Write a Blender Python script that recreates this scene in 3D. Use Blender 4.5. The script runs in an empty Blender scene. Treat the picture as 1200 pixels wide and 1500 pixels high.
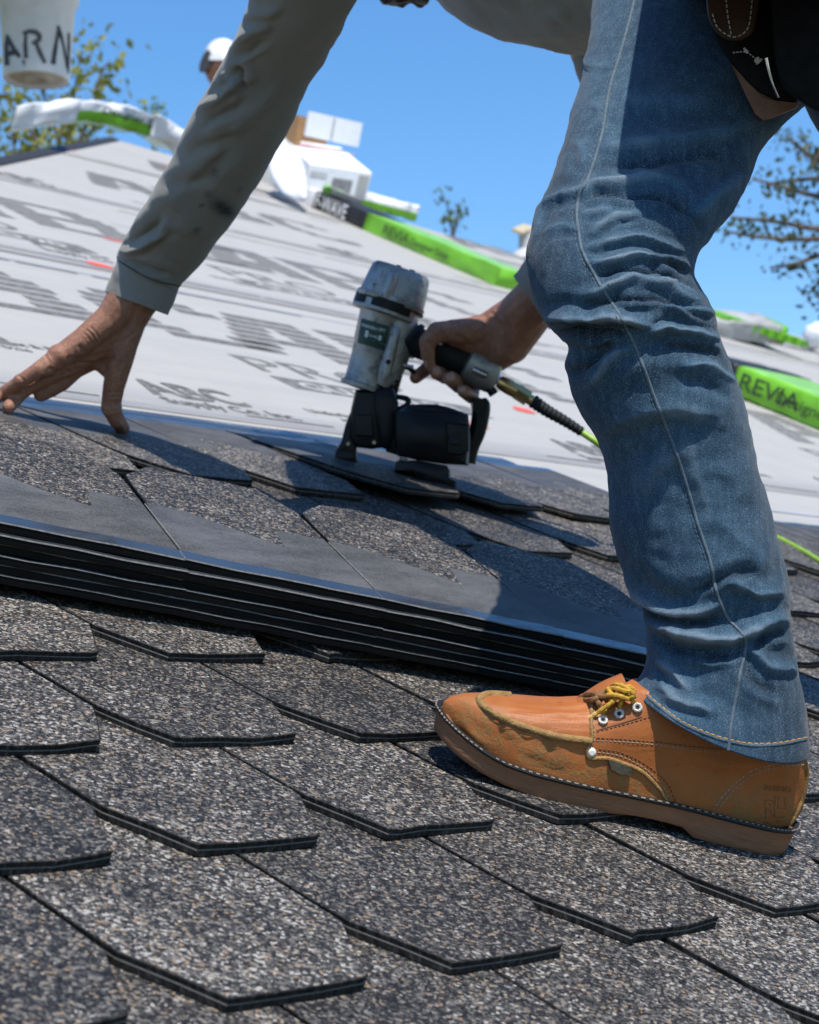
import bpy, bmesh, math, random
import numpy as np
from mathutils import Vector, Matrix, noise
from mathutils.bvhtree import BVHTree
random.seed(7); RNG = np.random.default_rng(7)
SC = bpy.context.scene; COL = SC.collection
rad = math.radians

# ---------------------------------------------------------------- frames
# Roof frame: s along the shingle courses, t up the slope, n off the roof plane.
TH = rad(23.517)
CT, ST = math.cos(TH), math.sin(TH)
CAM = np.array([-1.09034, -1.07255, 0.53])            # camera in the roof frame
FPX = 2964.78                                         # focal length for a 1200 px wide frame
M = np.array([[0.65812198, 0.06074972, 0.75045648],
              [-0.69037414, -0.34903435, 0.63368649],
              [0.30043137, -0.93513876, -0.18776714]])
def W(p):                                             # roof frame -> world
    p = np.asarray(p, float)
    s, t, n = p[..., 0], p[..., 1], p[..., 2]
    return np.stack([s, t*CT - n*ST, t*ST + n*CT], -1)
def UNW(p):
    p = np.asarray(p, float)
    return np.stack([p[..., 0], p[..., 1]*CT + p[..., 2]*ST, -p[..., 1]*ST + p[..., 2]*CT], -1)
def ray(x, y): return M @ np.array([x-600., y-750., FPX]) / FPX
def at(x, y, d): return CAM + ray(x, y)*d
def on(x, y, nn=0.):
    r = ray(x, y); return CAM + r*((nn-0.53)/r[2])
def proj(P):
    q = (np.asarray(P) - CAM) @ M
    return np.stack([600+FPX*q[..., 0]/q[..., 2], 750+FPX*q[..., 1]/q[..., 2], q[..., 2]], -1)

# ---------------------------------------------------------------- camera, sky, sun, exposure
cd = bpy.data.cameras.new('camera'); cam = bpy.data.objects.new('camera', cd); COL.objects.link(cam)
SC.camera = cam
ax = [W(M @ np.array(v)) for v in ((1., 0, 0), (0, -1., 0), (0, 0, -1.))]
mw = Matrix.Identity(4)
for i in range(3):
    for j in range(3): mw[j][i] = ax[i][j]
    mw[i][3] = W(CAM)[i]
cam.matrix_world = mw
cd.sensor_fit = 'HORIZONTAL'; cd.sensor_width = 24.0; cd.lens = FPX/1200*24.0
cd.clip_start = 0.05; cd.clip_end = 2000
cd.dof.use_dof = True; cd.dof.focus_distance = 1.80; cd.dof.aperture_fstop = 11.0; cd.dof.aperture_blades = 8

LCAM = np.array([-0.13, 0.92, 0.37]); LCAM /= np.linalg.norm(LCAM)   # travel of sunlight
LW = W(M @ LCAM); SD = -LW
sun_el = math.asin(SD[2]); sun_az = math.atan2(SD[0], SD[1])
world = bpy.data.worlds.new('World'); SC.world = world; world.use_nodes = True
nt = world.node_tree; bg = nt.nodes['Background']
sky = nt.nodes.new('ShaderNodeTexSky'); sky.sky_type = 'NISHITA'; sky.sun_disc = False
sky.sun_elevation = sun_el; sky.sun_rotation = sun_az
sky.air_density = 1.0; sky.dust_density = 0.15; sky.ozone_density = 4.0; sky.altitude = 300
hs = nt.nodes.new('ShaderNodeHueSaturation'); hs.inputs['Saturation'].default_value = 1.22; hs.inputs['Value'].default_value = 1.12
nt.links.new(sky.outputs[0], hs.inputs['Color']); nt.links.new(hs.outputs[0], bg.inputs[0])
bg.inputs[1].default_value = 0.12
sl = bpy.data.lights.new('sun', 'SUN'); sl.energy = 4.2; sl.angle = rad(0.53); sl.color = (1.0, 0.94, 0.85)
sun = bpy.data.objects.new('sun', sl); COL.objects.link(sun)
sun.rotation_euler = Vector(LW).to_track_quat('-Z', 'Y').to_euler()
SC.view_settings.view_transform = 'Standard'; SC.view_settings.look = 'None'
SC.view_settings.exposure = 0.5; SC.view_settings.gamma = 1.0; SC.view_settings.use_curve_mapping = False

# ---------------------------------------------------------------- material helpers
class G:
    """tiny node-graph helper"""
    def __init__(s, name, rough=0.6, col=(.5, .5, .5), metal=0., spec=0.5):
        s.m = bpy.data.materials.new(name); s.m.use_nodes = True; s.nt = s.m.node_tree
        s.b = s.nt.nodes['Principled BSDF']
        s.set('Base Color', (*col, 1)); s.set('Roughness', rough); s.set('Metallic', metal); s.set('Specular IOR Level', spec)
    def set(s, k, v):
        if hasattr(v, 'links') or isinstance(v, bpy.types.NodeSocket): s.nt.links.new(v, s.b.inputs[k])
        else: s.b.inputs[k].default_value = v
    def n(s, t, **kw):
        nd = s.nt.nodes.new('ShaderNode'+t)
        for k, v in kw.items():
            k = k.replace('_', ' ') if k.replace('_', ' ') in nd.inputs else k
            if k in nd.inputs:
                if isinstance(v, bpy.types.NodeSocket): s.nt.links.new(v, nd.inputs[k])
                else: nd.inputs[k].default_value = v
            else: setattr(nd, k, v)
        return nd
    def pos(s): return s.n('NewGeometry').outputs['Position']
    def roofpos(s):                                    # position in the roof frame (s, t, n)
        mp = s.n('Mapping'); mp.inputs['Rotation'].default_value = (-TH, 0, 0); s.nt.links.new(s.pos(), mp.inputs['Vector']); return mp.outputs[0]
    def noise(s, scale, detail=4, rough=.55, vec=None, dist=0.):
        nd = s.n('TexNoise'); nd.inputs['Scale'].default_value = scale; nd.inputs['Detail'].default_value = detail
        nd.inputs['Roughness'].default_value = rough; nd.inputs['Distortion'].default_value = dist
        s.nt.links.new(vec if vec is not None else s.pos(), nd.inputs['Vector']); return nd.outputs['Fac']
    def scale(s, v, vec=None):
        mp = s.n('Mapping'); mp.inputs['Scale'].default_value = v; s.nt.links.new(vec if vec is not None else s.pos(), mp.inputs['Vector']); return mp.outputs[0]
    def vor(s, scale, vec=None, out='Color', feature='F1', rnd=1.):
        nd = s.n('TexVoronoi'); nd.feature = feature; nd.inputs['Scale'].default_value = scale; nd.inputs['Randomness'].default_value = rnd
        s.nt.links.new(vec if vec is not None else s.pos(), nd.inputs['Vector']); return nd.outputs[out]
    def ramp(s, fac, stops, interp='LINEAR'):
        nd = s.n('ValToRGB'); cr = nd.color_ramp; cr.interpolation = interp
        while len(cr.elements) < len(stops): cr.elements.new(0.5)
        for e, (p, c) in zip(cr.elements, stops):
            e.position = p; e.color = (*c, 1) if hasattr(c, '__len__') else (c, c, c, 1)
        s.nt.links.new(fac, nd.inputs[0]); return nd.outputs[0]
    def mix(s, fac, a, b, mode='MIX'):
        nd = s.n('MixRGB'); nd.blend_type = mode
        for k, v in ((0, fac), (1, a), (2, b)):
            if isinstance(v, bpy.types.NodeSocket): s.nt.links.new(v, nd.inputs[k])
            elif hasattr(v, '__len__'): nd.inputs[k].default_value = (*v, 1)
            else: nd.inputs[k].default_value = v if k == 0 else (v, v, v, 1)
        return nd.outputs[0]
    def math(s, op, a, b=0., clamp=False):
        nd = s.n('Math'); nd.operation = op; nd.use_clamp = clamp
        for k, v in ((0, a), (1, b)):
            if isinstance(v, bpy.types.NodeSocket): s.nt.links.new(v, nd.inputs[k])
            else: nd.inputs[k].default_value = v
        return nd.outputs[0]
    def sep(s, v, i):
        nd = s.n('SeparateXYZ'); s.nt.links.new(v, nd.inputs[0]); return nd.outputs[i]
    def attr(s, name, out='Fac'):
        nd = s.n('Attribute'); nd.attribute_name = name; return nd.outputs[out]
    def rand(s): return s.n('ObjectInfo').outputs['Random']
    def bump(s, h, strength=.3, dist=.002):
        nd = s.n('Bump'); nd.inputs['Strength'].default_value = strength; nd.inputs['Distance'].default_value = dist
        s.nt.links.new(h, nd.inputs['Height']); s.nt.links.new(nd.outputs[0], s.b.inputs['Normal']); return nd
def plain(name, col, rough=.6, metal=0., spec=.4, var=.12, vs=30, bump=0., bs=200):
    g = G(name, rough, col, metal, spec)
    if var:
        f = g.noise(vs, 4)
        g.set('Base Color', g.mix(f, tuple(c*(1-var*2) for c in col), tuple(min(1, c*(1+var*2)) for c in col)))
    if bump: g.bump(g.noise(bs, 3), bump, .002)
    return g.m

# ---------------------------------------------------------------- object helpers
def tag(o, label=None, cat=None, group=None, kind=None):
    if label: o['label'] = label
    if cat: o['category'] = cat
    if group: o['group'] = group
    if kind: o['kind'] = kind
    return o
def empty(name, base, label, cat, group=None):
    o = bpy.data.objects.new(name, None); COL.objects.link(o); o.location = Vector(W(np.array(base, float))); o.empty_display_size = .05
    return tag(o, label, cat, group)
def mesh(name, V, F, mats, mi=None, smooth=True, origin=(0, 0, 0)):
    """V in the roof frame"""
    me = bpy.data.meshes.new(name)
    P = W(np.asarray(V, float).reshape(-1, 3)) - W(np.array(origin, float))
    me.from_pydata(P.tolist(), [], [tuple(int(i) for i in f) for f in F])
    for m in (mats if isinstance(mats, (list, tuple)) else [mats]): me.materials.append(m)
    if mi is not None: me.polygons.foreach_set('material_index', np.asarray(mi, dtype=np.int32))
    if smooth: me.polygons.foreach_set('use_smooth', np.ones(len(me.polygons), dtype=bool))
    me.update(); return me
def link(name, me, parent=None):
    o = bpy.data.objects.new(name, me); COL.objects.link(o)
    if parent is not None: o.parent = parent
    return o
def part(name, V, F, mats, parent, mi=None, smooth=True):
    """mesh under a thing; parent chain may be two deep, all with translation only"""
    off = np.zeros(3); p = parent
    while p is not None:
        off = off + np.array(p.location); p = p.parent
    me = bpy.data.meshes.new(name)
    P = W(np.asarray(V, float).reshape(-1, 3)) - off
    me.from_pydata(P.tolist(), [], [tuple(int(i) for i in f) for f in F])
    for m in (mats if isinstance(mats, (list, tuple)) else [mats]): me.materials.append(m)
    if mi is not None: me.polygons.foreach_set('material_index', np.asarray(mi, dtype=np.int32))
    if smooth: me.polygons.foreach_set('use_smooth', np.ones(len(me.polygons), dtype=bool))
    me.update(); return link(name, me, parent)
def autosmooth(o, ang=40):
    me = o.data; bm = bmesh.new(); bm.from_mesh(me)
    for e in bm.edges:
        if len(e.link_faces) == 2 and e.calc_face_angle(0) > rad(ang): e.smooth = False
    bm.to_mesh(me); bm.free(); return o
class MB:
    """collects geometry in the roof frame"""
    def __init__(s): s.V = []; s.F = []; s.I = []
    def add(s, V, F, mi=0):
        b = len(s.V); s.V += [tuple(v) for v in np.asarray(V, float)]; s.F += [tuple(i+b for i in f) for f in F]; s.I += [mi]*len(F); return s
    def tube(s, pts, r, seg=10, mi=0, cap=True):
        pts = np.asarray(pts, float); r = np.broadcast_to(np.asarray(r, float), (len(pts),))
        T = np.gradient(pts, axis=0); T /= np.linalg.norm(T, axis=1)[:, None] + 1e-12
        ref = np.array([.31, .2, .93]); ref = ref if abs(T[0] @ ref) < .9 else np.array([1., 0, 0])
        u = np.cross(T[0], ref); u /= np.linalg.norm(u); V = []
        for p, t, q in zip(pts, T, r):
            u = u - t*(u @ t); u /= np.linalg.norm(u); w = np.cross(t, u)
            for k in range(seg):
                a = 2*math.pi*k/seg; V.append(p + q*(u*math.cos(a) + w*math.sin(a)))
        n = len(pts); F = [(i*seg+k, i*seg+(k+1) % seg, (i+1)*seg+(k+1) % seg, (i+1)*seg+k) for i in range(n-1) for k in range(seg)]
        if cap: F += [tuple(range(seg))[::-1], tuple(range((n-1)*seg, n*seg))]
        return s.add(V, F, mi)
    def box(s, c, ex, ey, ez, mi=0):                   # centre and three half-axis vectors
        c, ex, ey, ez = (np.asarray(v, float) for v in (c, ex, ey, ez))
        V = [c + i*ex + j*ey + k*ez for i in (-1, 1) for j in (-1, 1) for k in (-1, 1)]
        return s.add(V, [(0, 1, 3, 2), (4, 6, 7, 5), (0, 4, 5, 1), (2, 3, 7, 6), (0, 2, 6, 4), (1, 5, 7, 3)], mi)
    def build(s, name, mats, parent, smooth=True, sharp=40):
        o = part(name, s.V, s.F, mats, parent, s.I, smooth)
        bm = bmesh.new(); bm.from_mesh(o.data); bmesh.ops.recalc_face_normals(bm, faces=bm.faces); bm.to_mesh(o.data); bm.free()
        if smooth: autosmooth(o, sharp)
        return o
def bevel(o, w=.002, seg=2):
    m = o.modifiers.new('bevel', 'BEVEL'); m.width = w; m.segments = seg; m.limit_method = 'ANGLE'; m.angle_limit = rad(35); return o
def cr(P, n):
    """Catmull-Rom through rows of P, n samples per span"""
    P = np.asarray(P, float); Q = np.vstack([2*P[0]-P[1], P, 2*P[-1]-P[-2]]); out = []
    for i in range(len(P)-1):
        a, b, c, d = Q[i:i+4]
        for k in range(n):
            t = k/n; out.append(.5*((2*b) + (c-a)*t + (2*a-5*b+4*c-d)*t*t + (3*b-a-3*c+d)*t**3))
    out.append(P[-1]); return np.array(out)
def text_mesh(txt, size=1.0, bold=0., align='LEFT', shear=0.):
    cu = bpy.data.curves.new('t', 'FONT'); cu.body = txt; cu.size = size; cu.align_x = align; cu.offset = bold; cu.resolution_u = 3; cu.shear = shear
    ob = bpy.data.objects.new('t', cu); COL.objects.link(ob); dg = bpy.context.evaluated_depsgraph_get()
    me = bpy.data.meshes.new_from_object(ob.evaluated_get(dg))
    V = np.array([v.co[:] for v in me.vertices]).reshape(-1, 3); F = [tuple(p.vertices) for p in me.polygons]
    bpy.data.objects.remove(ob); bpy.data.meshes.remove(me); bpy.data.curves.remove(cu); return V, F
# ---------------------------------------------------------------- materials of the roof
def granule_mat(name, dark=0.0):
    g = G(name, .62, spec=.14)
    p = g.pos()
    wob = g.n('TexNoise'); wob.inputs['Scale'].default_value = 500; g.nt.links.new(p, wob.inputs['Vector'])
    vec = g.n('VectorMath'); vec.operation = 'MULTIPLY_ADD'; g.nt.links.new(wob.outputs['Color'], vec.inputs[0]); vec.inputs[1].default_value = (.0026,)*3; g.nt.links.new(p, vec.inputs[2])
    v = vec.outputs[0]
    c1 = g.sep(g.vor(400, v), 0); c2 = g.sep(g.vor(760, v), 1)
    big = g.noise(16, 3); mid = g.noise(75, 2)
    # share of light granules changes from tab to tab and in soft patches
    sh = g.math('ADD', g.math('MULTIPLY', g.math('SUBTRACT', g.rand(), .5), .15), g.math('MULTIPLY', g.math('SUBTRACT', big, .5), .35))
    sh = g.math('ADD', sh, g.math('MULTIPLY', g.math('SUBTRACT', mid, .5), .35))
    sh = g.math('SUBTRACT', sh, dark+.035)
    k1 = g.math('ADD', c1, sh, True)
    col = g.ramp(k1, [(0, (.012, .012, .014)), (.30, (.026, .026, .029)), (.45, (.062, .060, .057)), (.61, (.128, .119, .109)), (.75, (.22, .205, .186)), (.84, (.30, .213, .138)), (.91, (.45, .425, .39))], 'CONSTANT')
    k2 = g.math('ADD', c2, sh, True)
    col2 = g.ramp(k2, [(0, (.016, .017, .019)), (.5, (.055, .054, .054)), (.75, (.16, .150, .138)), (.93, (.30, .26, .21))], 'CONSTANT')
    g.set('Base Color', g.mix(.26, col, col2))
    d = g.vor(400, v, 'Distance')
    h = g.math('ADD', g.math('MULTIPLY', d, -1.), g.math('MULTIPLY', c1, .8))
    g.bump(h, .75, .0016)
    g.set('Roughness', g.math('ADD', g.math('MULTIPLY', c2, .45), .32))
    return g.m
M_GRAN = granule_mat('granules')
def edge_mat():
    g = G('shingle edge', .75, spec=.15)
    st = g.noise(260, 3, vec=g.scale((1, 1, .25)))
    g.set('Base Color', g.ramp(st, [(.38, (.008, .008, .008)), (.58, (.026, .025, .024)), (.8, (.085, .08, .075))])); g.bump(st, .6, .001); return g.m
M_EDGE = edge_mat()
M_LINE = plain('shingle edge seam', (.10, .094, .085), .7, var=.35, vs=300)
def smooth_mat():
    g = G('smooth headlap', .5, spec=.22)
    f = g.math('ADD', g.math('MULTIPLY', g.noise(420, 3, .7), .6), g.math('MULTIPLY', g.sep(g.vor(520), 0), .4)); f2 = g.noise(9, 5, .65, g.scale((1, 2, 2), g.roofpos()))
    c = g.mix(f, (.014, .014, .015), (.110, .107, .104))
    c = g.mix(g.ramp(f2, [(.42, 0.), (.72, .45)]), c, (.17, .17, .17))  # hazy sheen patches along the strip, put into the colour
    g.set('Base Color', c); g.set('Roughness', g.ramp(g.noise(5, 3), [(.3, .42), (.7, .62)])); g.bump(f, .35, .0008); return g.m
M_SMOOTH = smooth_mat()
def film_mat():
    g = G('black film strip', .22, spec=1.)
    f = g.noise(14, 4, vec=g.scale((1, 4, 4), g.roofpos()))
    g.set('Base Color', g.mix(f, (.010, .012, .016), (.05, .06, .075))); g.set('Roughness', g.ramp(f, [(.3, .13), (.7, .38)])); g.bump(g.noise(120, 3), .12, .001); return g.m
M_FILM = film_mat()
M_CHALK = plain('score line', (.13, .13, .125), .8, var=.4, vs=200)

# ---------------------------------------------------------------- the roof
def under_mat():
    g = G('grey underlayment', .55, spec=.35)
    rp = g.roofpos()
    f = g.noise(5, 5, .6, rp); f2 = g.noise(260, 2, vec=rp); st = g.noise(3, 4, vec=g.scale((.5, 6, 1), rp)); dirt = g.noise(26, 5, .65, rp)
    c = g.mix(f, (.345, .333, .312), (.42, .405, .38))
    c = g.mix(g.ramp(st, [(.5, 0.), (.72, .30)]), c, (.31, .305, .298))
    c = g.mix(g.ramp(dirt, [(.62, 0.), (.72, .5)]), c, (.33, .31, .29))
    c = g.mix(g.ramp(g.noise(60, 3, vec=rp), [(.70, 0.), (.76, .6)]), c, (.26, .25, .24))
    g.set('Base Color', c)
    hgt = g.math('ADD', g.math('MULTIPLY', f2, .12), g.math('MULTIPLY', g.noise(7, 4, vec=g.scale((.35, 3, 1), rp)), 1.))
    g.bump(hgt, .6, .014); return g.m
M_UNDER = under_mat()
M_DECK = plain('roof board', (.25, .2, .14), .8)
DN = -0.0225                                           # height of the boards below the shingle reference plane
HIP = lambda t: t - 1.45                               # s of the left hip at t
def RIDGE(t): return min(20., 4.843 + (6.341-t)/.356)
C0 = (4.86, 6.32)
roofV = [(-3.05, -1.6, DN), (20, -1.6, DN), (20, .945, DN), (C0[0], C0[1], DN)]
bk = [(-3.05-3.0, -1.6+3.5, DN-5.0), (C0[0]-1.0, C0[1]+4., DN-4.6), (20+2., 5.5, DN-4.6)]
eave = [(-3.05, -1.6, DN-.25), (20, -1.6, DN-.25)]
rV = roofV + bk + eave
roof = mesh('roof', rV, [(0, 1, 2, 3), (0, 3, 5, 4), (3, 2, 6, 5), (0, 7, 8, 1)], M_DECK, smooth=False)
roof = link('roof', roof); tag(roof, 'hipped roof slope half covered with dark slate look shingles and grey underlayment', kind='structure')
gm = G('grass', .9); gm.set('Base Color', gm.mix(gm.noise(.8, 6), (.04, .06, .02), (.09, .11, .04)))
zg = -6.5
gv = UNW(np.array([(-900, -900, zg), (900, -900, zg), (900, 900, zg), (-900, 900, zg)]))
ground = link('ground', mesh('ground', gv, [(0, 1, 2, 3)], gm.m, smooth=False)); tag(ground, 'grassy yard far below the roof', kind='structure')
# walls below the eaves
M_WALL = plain('house siding', (.45, .42, .37), .7)
mb = MB()
wl = UNW(np.array([W((-2.4, -1.3, DN-.3)), W((19.5, -1.3, DN-.3)), W((19.5, 5.0, DN-2.9)), W((1.0, 5.0, DN-2.9))]))
Wv = W(wl); lo = Wv.copy(); lo[:, 2] = zg
house = empty('house', (8, 2, -4), 'house walls under the roof being shingled', 'house')
part('wall', np.vstack([UNW(Wv), UNW(lo)]), [(0, 1, 5, 4), (1, 2, 6, 5), (2, 3, 7, 6), (3, 0, 4, 7)], M_WALL, house, smooth=False)

# underlayment sheets, each lapped over the one below
bounds = [(-1.58, -.10), (-.18, 1.26), (1.195, 2.53), (2.45, 3.81), (3.73, 5.09), (5.0, 6.30)]
for i, (t0, t1) in enumerate(bounds):
    nn = DN + .0015 + .0016*(i % 2)
    n0 = DN + .0046 if t0 > -.5 else nn
    V = []; F = []
    NS = 90; NT = 8
    for b in range(NT+1):
        t = t0 + (t1-t0)*b/NT
        a0, a1 = HIP(t)+.01, RIDGE(t)-.01
        for a in range(NS+1):
            s = a0 + (a1-a0)*(a/NS)**1.4
            lap = n0 if b == 0 else nn + max(0, .0030*(1-b/2)); w = 0.
            V.append((s, t + (.004*noise.noise(Vector((s*3, i*3., 0))) if b == 0 else 0), lap + max(w, -.0008)))
    F = [(b*(NS+1)+a, b*(NS+1)+a+1, (b+1)*(NS+1)+a+1, (b+1)*(NS+1)+a) for b in range(NT) for a in range(NS)]
    e0 = len(V); V += [(V[a][0], V[a][1]-.0003, DN) for a in range(NS+1)]      # the sheet's own lower edge
    F += [(a, a+1, e0+a+1, e0+a) for a in range(NS)][::-1]
    link('underlayment_sheet', mesh('underlayment_sheet', V, F, M_UNDER), roof)
# black membrane showing along the hip
M_BLACK = plain('black membrane', (.02, .021, .024), .6, bump=.3, bs=40)
hv = []; 
for k in range(25):
    t = -1.4 + 7.72*k/24; h = HIP(t)
    hv += [(h+.03, t, DN+.006), (h-.02, t+.015, DN+.010), (h-.12, t+.10, DN-.10)]
link('hip_membrane', mesh('hip_membrane', hv, [(3*k+j, 3*k+j+1, 3*k+j+4, 3*k+j+3) for k in range(24) for j in range(2)], M_BLACK), roof)

# printed lettering on the underlayment (flat print)
def stripe_mat(name, col, period, duty):
    g = G(name, .6, spec=.3); rp = g.roofpos()
    ph = g.math('FRACT', g.math('MULTIPLY', g.sep(rp, 1), 1/period))
    m = g.math('LESS_THAN', ph, duty)
    worn = g.ramp(g.noise(70, 4, .7, rp), [(.40, .95), (.66, .55)])
    g.set('Base Color', g.mix(g.math('MULTIPLY', m, worn), (.39, .378, .355), col)); return g.m
M_STRIPE = stripe_mat('striped print', (.13, .12, .12), .058, .74)
M_INK = stripe_mat('plain print', (.085, .08, .076), 1., 2.)
M_RED = plain('red marker paint', (.75, .10, .07), .6, var=.2, vs=60)
M_PAPER = plain('knockout print', (.395, .388, .375), .6, var=.05)
def under_n(t, k=0):
    z = DN
    for i, (t0, t1) in enumerate(bounds):
        if t0 <= t <= t1:
            nn = DN + .0015 + .0016*(i % 2); n0 = DN + .0046 if t0 > -.5 else nn; q = (t-t0)/(t1-t0)*8
            z = max(z, n0 + (nn+.0015-n0)*q if q < 1 else (nn + .0015*(2-q) if q < 2 else nn))
    return z + .0007 + k*.0005
PRN = {}
def printed(txt, s, t, size, m, bold=0., k=0, outline=0., wscale=1., key=None, shear=0.):
    V, F = text_mesh(txt, size, bold, shear=shear)
    if outline:                                        # letters drawn as outlines only
        V2, F2 = text_mesh(txt, size, bold-outline)
        mb = PRN.setdefault((m.name, 'o'), (MB(), m))[0]
    for (v, f, mm, kk) in ([(V, F, m, k)] + ([(V2, F2, M_PAPER, k+1)] if outline else [])):
        P = [(s + x[0]*wscale, t + x[1], under_n(t, kk)) for x in v]
        PRN.setdefault(mm.name, (MB(), mm))[0].add(P, f)
def rect(s0, t0, s1, t1, m, k=0):
    PRN.setdefault(m.name, (MB(), m))[0].add([(s0, t0, under_n(t0, k)), (s1, t0, under_n(t0, k)), (s1, t1, under_n(t0, k)), (s0, t1, under_n(t0, k))], [(0, 1, 2, 3)])
def logo(s, t, sc=1.0, k=0):
    rows = {'A': [[0, .28, .66, 1], [.06, .36, .66, 1], [.13, 1], [.2, .5, .66, 1], [.28, .58, .66, 1], [.36, 1], [.44, 1]],
            'B': [[0, .9], [0, .3, .62, 1], [0, .3, .66, 1], [0, .92], [0, .3, .62, .98], [0, .3, .6, .95], [0, .85]],
            'C': [[.2, .9], [.06, .4, .7, 1], [0, .3], [0, .28], [0, .3], [.06, .4, .7, 1], [.2, .9]]}
    for li, ch in enumerate('ABC'):
        for r_, iv in enumerate(rows[ch]):
            for a, b in zip(iv[::2], iv[1::2]):
                t0 = t + r_*.054*sc; s0 = s + li*.47*sc + .14*(t0-t); mb_ = PRN.setdefault(M_INK.name, (MB(), M_INK))[0]; n_ = under_n(t0, k)
                mb_.add([(s0+a*.40*sc, t0, n_), (s0+b*.40*sc, t0, n_), (s0+b*.40*sc+.005, t0+.039*sc, n_), (s0+a*.40*sc+.005, t0+.039*sc, n_)], [(0, 1, 2, 3)])
    if t > 4: return
    printed('PRO', s-.16*sc, t-.20*sc, .16*sc, M_INK, .0, k, outline=.008, wscale=1.5)
    rect(s-.16*sc, t-.315*sc, s+.42*sc, t-.235*sc, M_INK, k)
    printed('GUARD 20', s-.12*sc, t-.305*sc, .072*sc, M_PAPER, .002, k+1, wscale=1.35)
for i, (s, t) in enumerate([(1.72, 1.83), (3.85, 1.83), (.5, 1.83), (5.3, 1.80), (2.64, 2.98), (4.6, 2.98), (1.55, 2.98), (3.15, 4.22), (5.2, 4.3), (6.8, 3.0), (6.9, 4.2), (4.3, 5.3), (6.3, 5.35), (7.4, 1.8), (9.2, 2.6)]):
    logo(s, t)
for s, t in [(1.04, 1.305), (2.15, 1.305), (3.2, 1.305), (4.4, 1.305), (1.75, 2.62), (3.0, 2.62), (4.3, 2.62), (2.5, 3.86), (3.9, 3.86), (5.6, 3.85)]:
    printed('ABC', s, t, .125, M_INK, .004, 0, wscale=.92); printed('Supply Co. Inc.', s-.01, t-.05, .05, M_INK, .001, 0)
for s, t in [(1.42, 1.33), (2.6, 1.33), (.75, 1.52), (2.35, 2.68), (3.5, 2.66), (3.1, 3.95), (4.7, 3.95)]:
    printed('Underlayment & Roofing', s, t, .034, M_INK, .001); printed('ASTM D226', s+.05, t-.035, .026, M_INK, .0006)
for t in (1.235, 2.34, 2.50, 3.62, 3.78, 4.88, 5.05):  # dashed lap lines
    s = HIP(t)+.2
    while s < min(RIDGE(t)-.2, 8):
        w = random.uniform(.12, .5)
        if random.random() < .75: rect(s, t, s+w, t+(.008 if t < 1.3 else .012), M_INK)
        s += w + random.uniform(.01, .05)
for s, t in [(1.85, 2.50), (2.25, 2.97), (3.1, 2.55), (2.75, 4.3), (3.75, 5.2), (4.6, 5.6), (3.9, 4.4), (5.1, 4.1), (4.85, 3.6), (2.4, 1.65), (2.62, 1.42), (1.98, 1.42), (2.7, 2.2), (5.4, 2.8), (4.7, 1.9), (5.9, 5.0), (6.6, 5.1)]:
    a = random.uniform(.03, .05); r2 = random.uniform(.012, .028); mb = PRN.setdefault(M_RED.name, (MB(), M_RED))[0]
    ring = [(s + a*math.cos(q)*random.uniform(.7, 1.2), t + r2*math.sin(q)*random.uniform(.7, 1.2), under_n(t, 2)) for q in np.linspace(0, 2*math.pi, 11)[:-1]]
    mb.add(ring, [tuple(range(10))])
for key, (mb, m) in PRN.items():
    if mb.V: link('printed_lettering' if m is not M_RED else 'red_paint_mark', mesh('print', mb.V, mb.F, m, smooth=False), roof)
# a blue chalk line
M_BLUE = plain('blue chalk', (.34, .37, .45), .9, var=.2, vs=8)
mb = MB()
for t, s0, s1 in ((2.36, 1.4, 2.6), (3.3, 2.5, 3.6), (1.02, 1.8, 3.2)):
    mb.add([(s0, t, under_n(t, 3)), (s1, t, under_n(t, 3)), (s1, t+.007, under_n(t, 3)), (s0, t+.007, under_n(t, 3))], [(0, 1, 2, 3)])
link('chalk_line', mesh('chalk_line', mb.V, mb.F, M_BLUE, smooth=False), roof)

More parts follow.
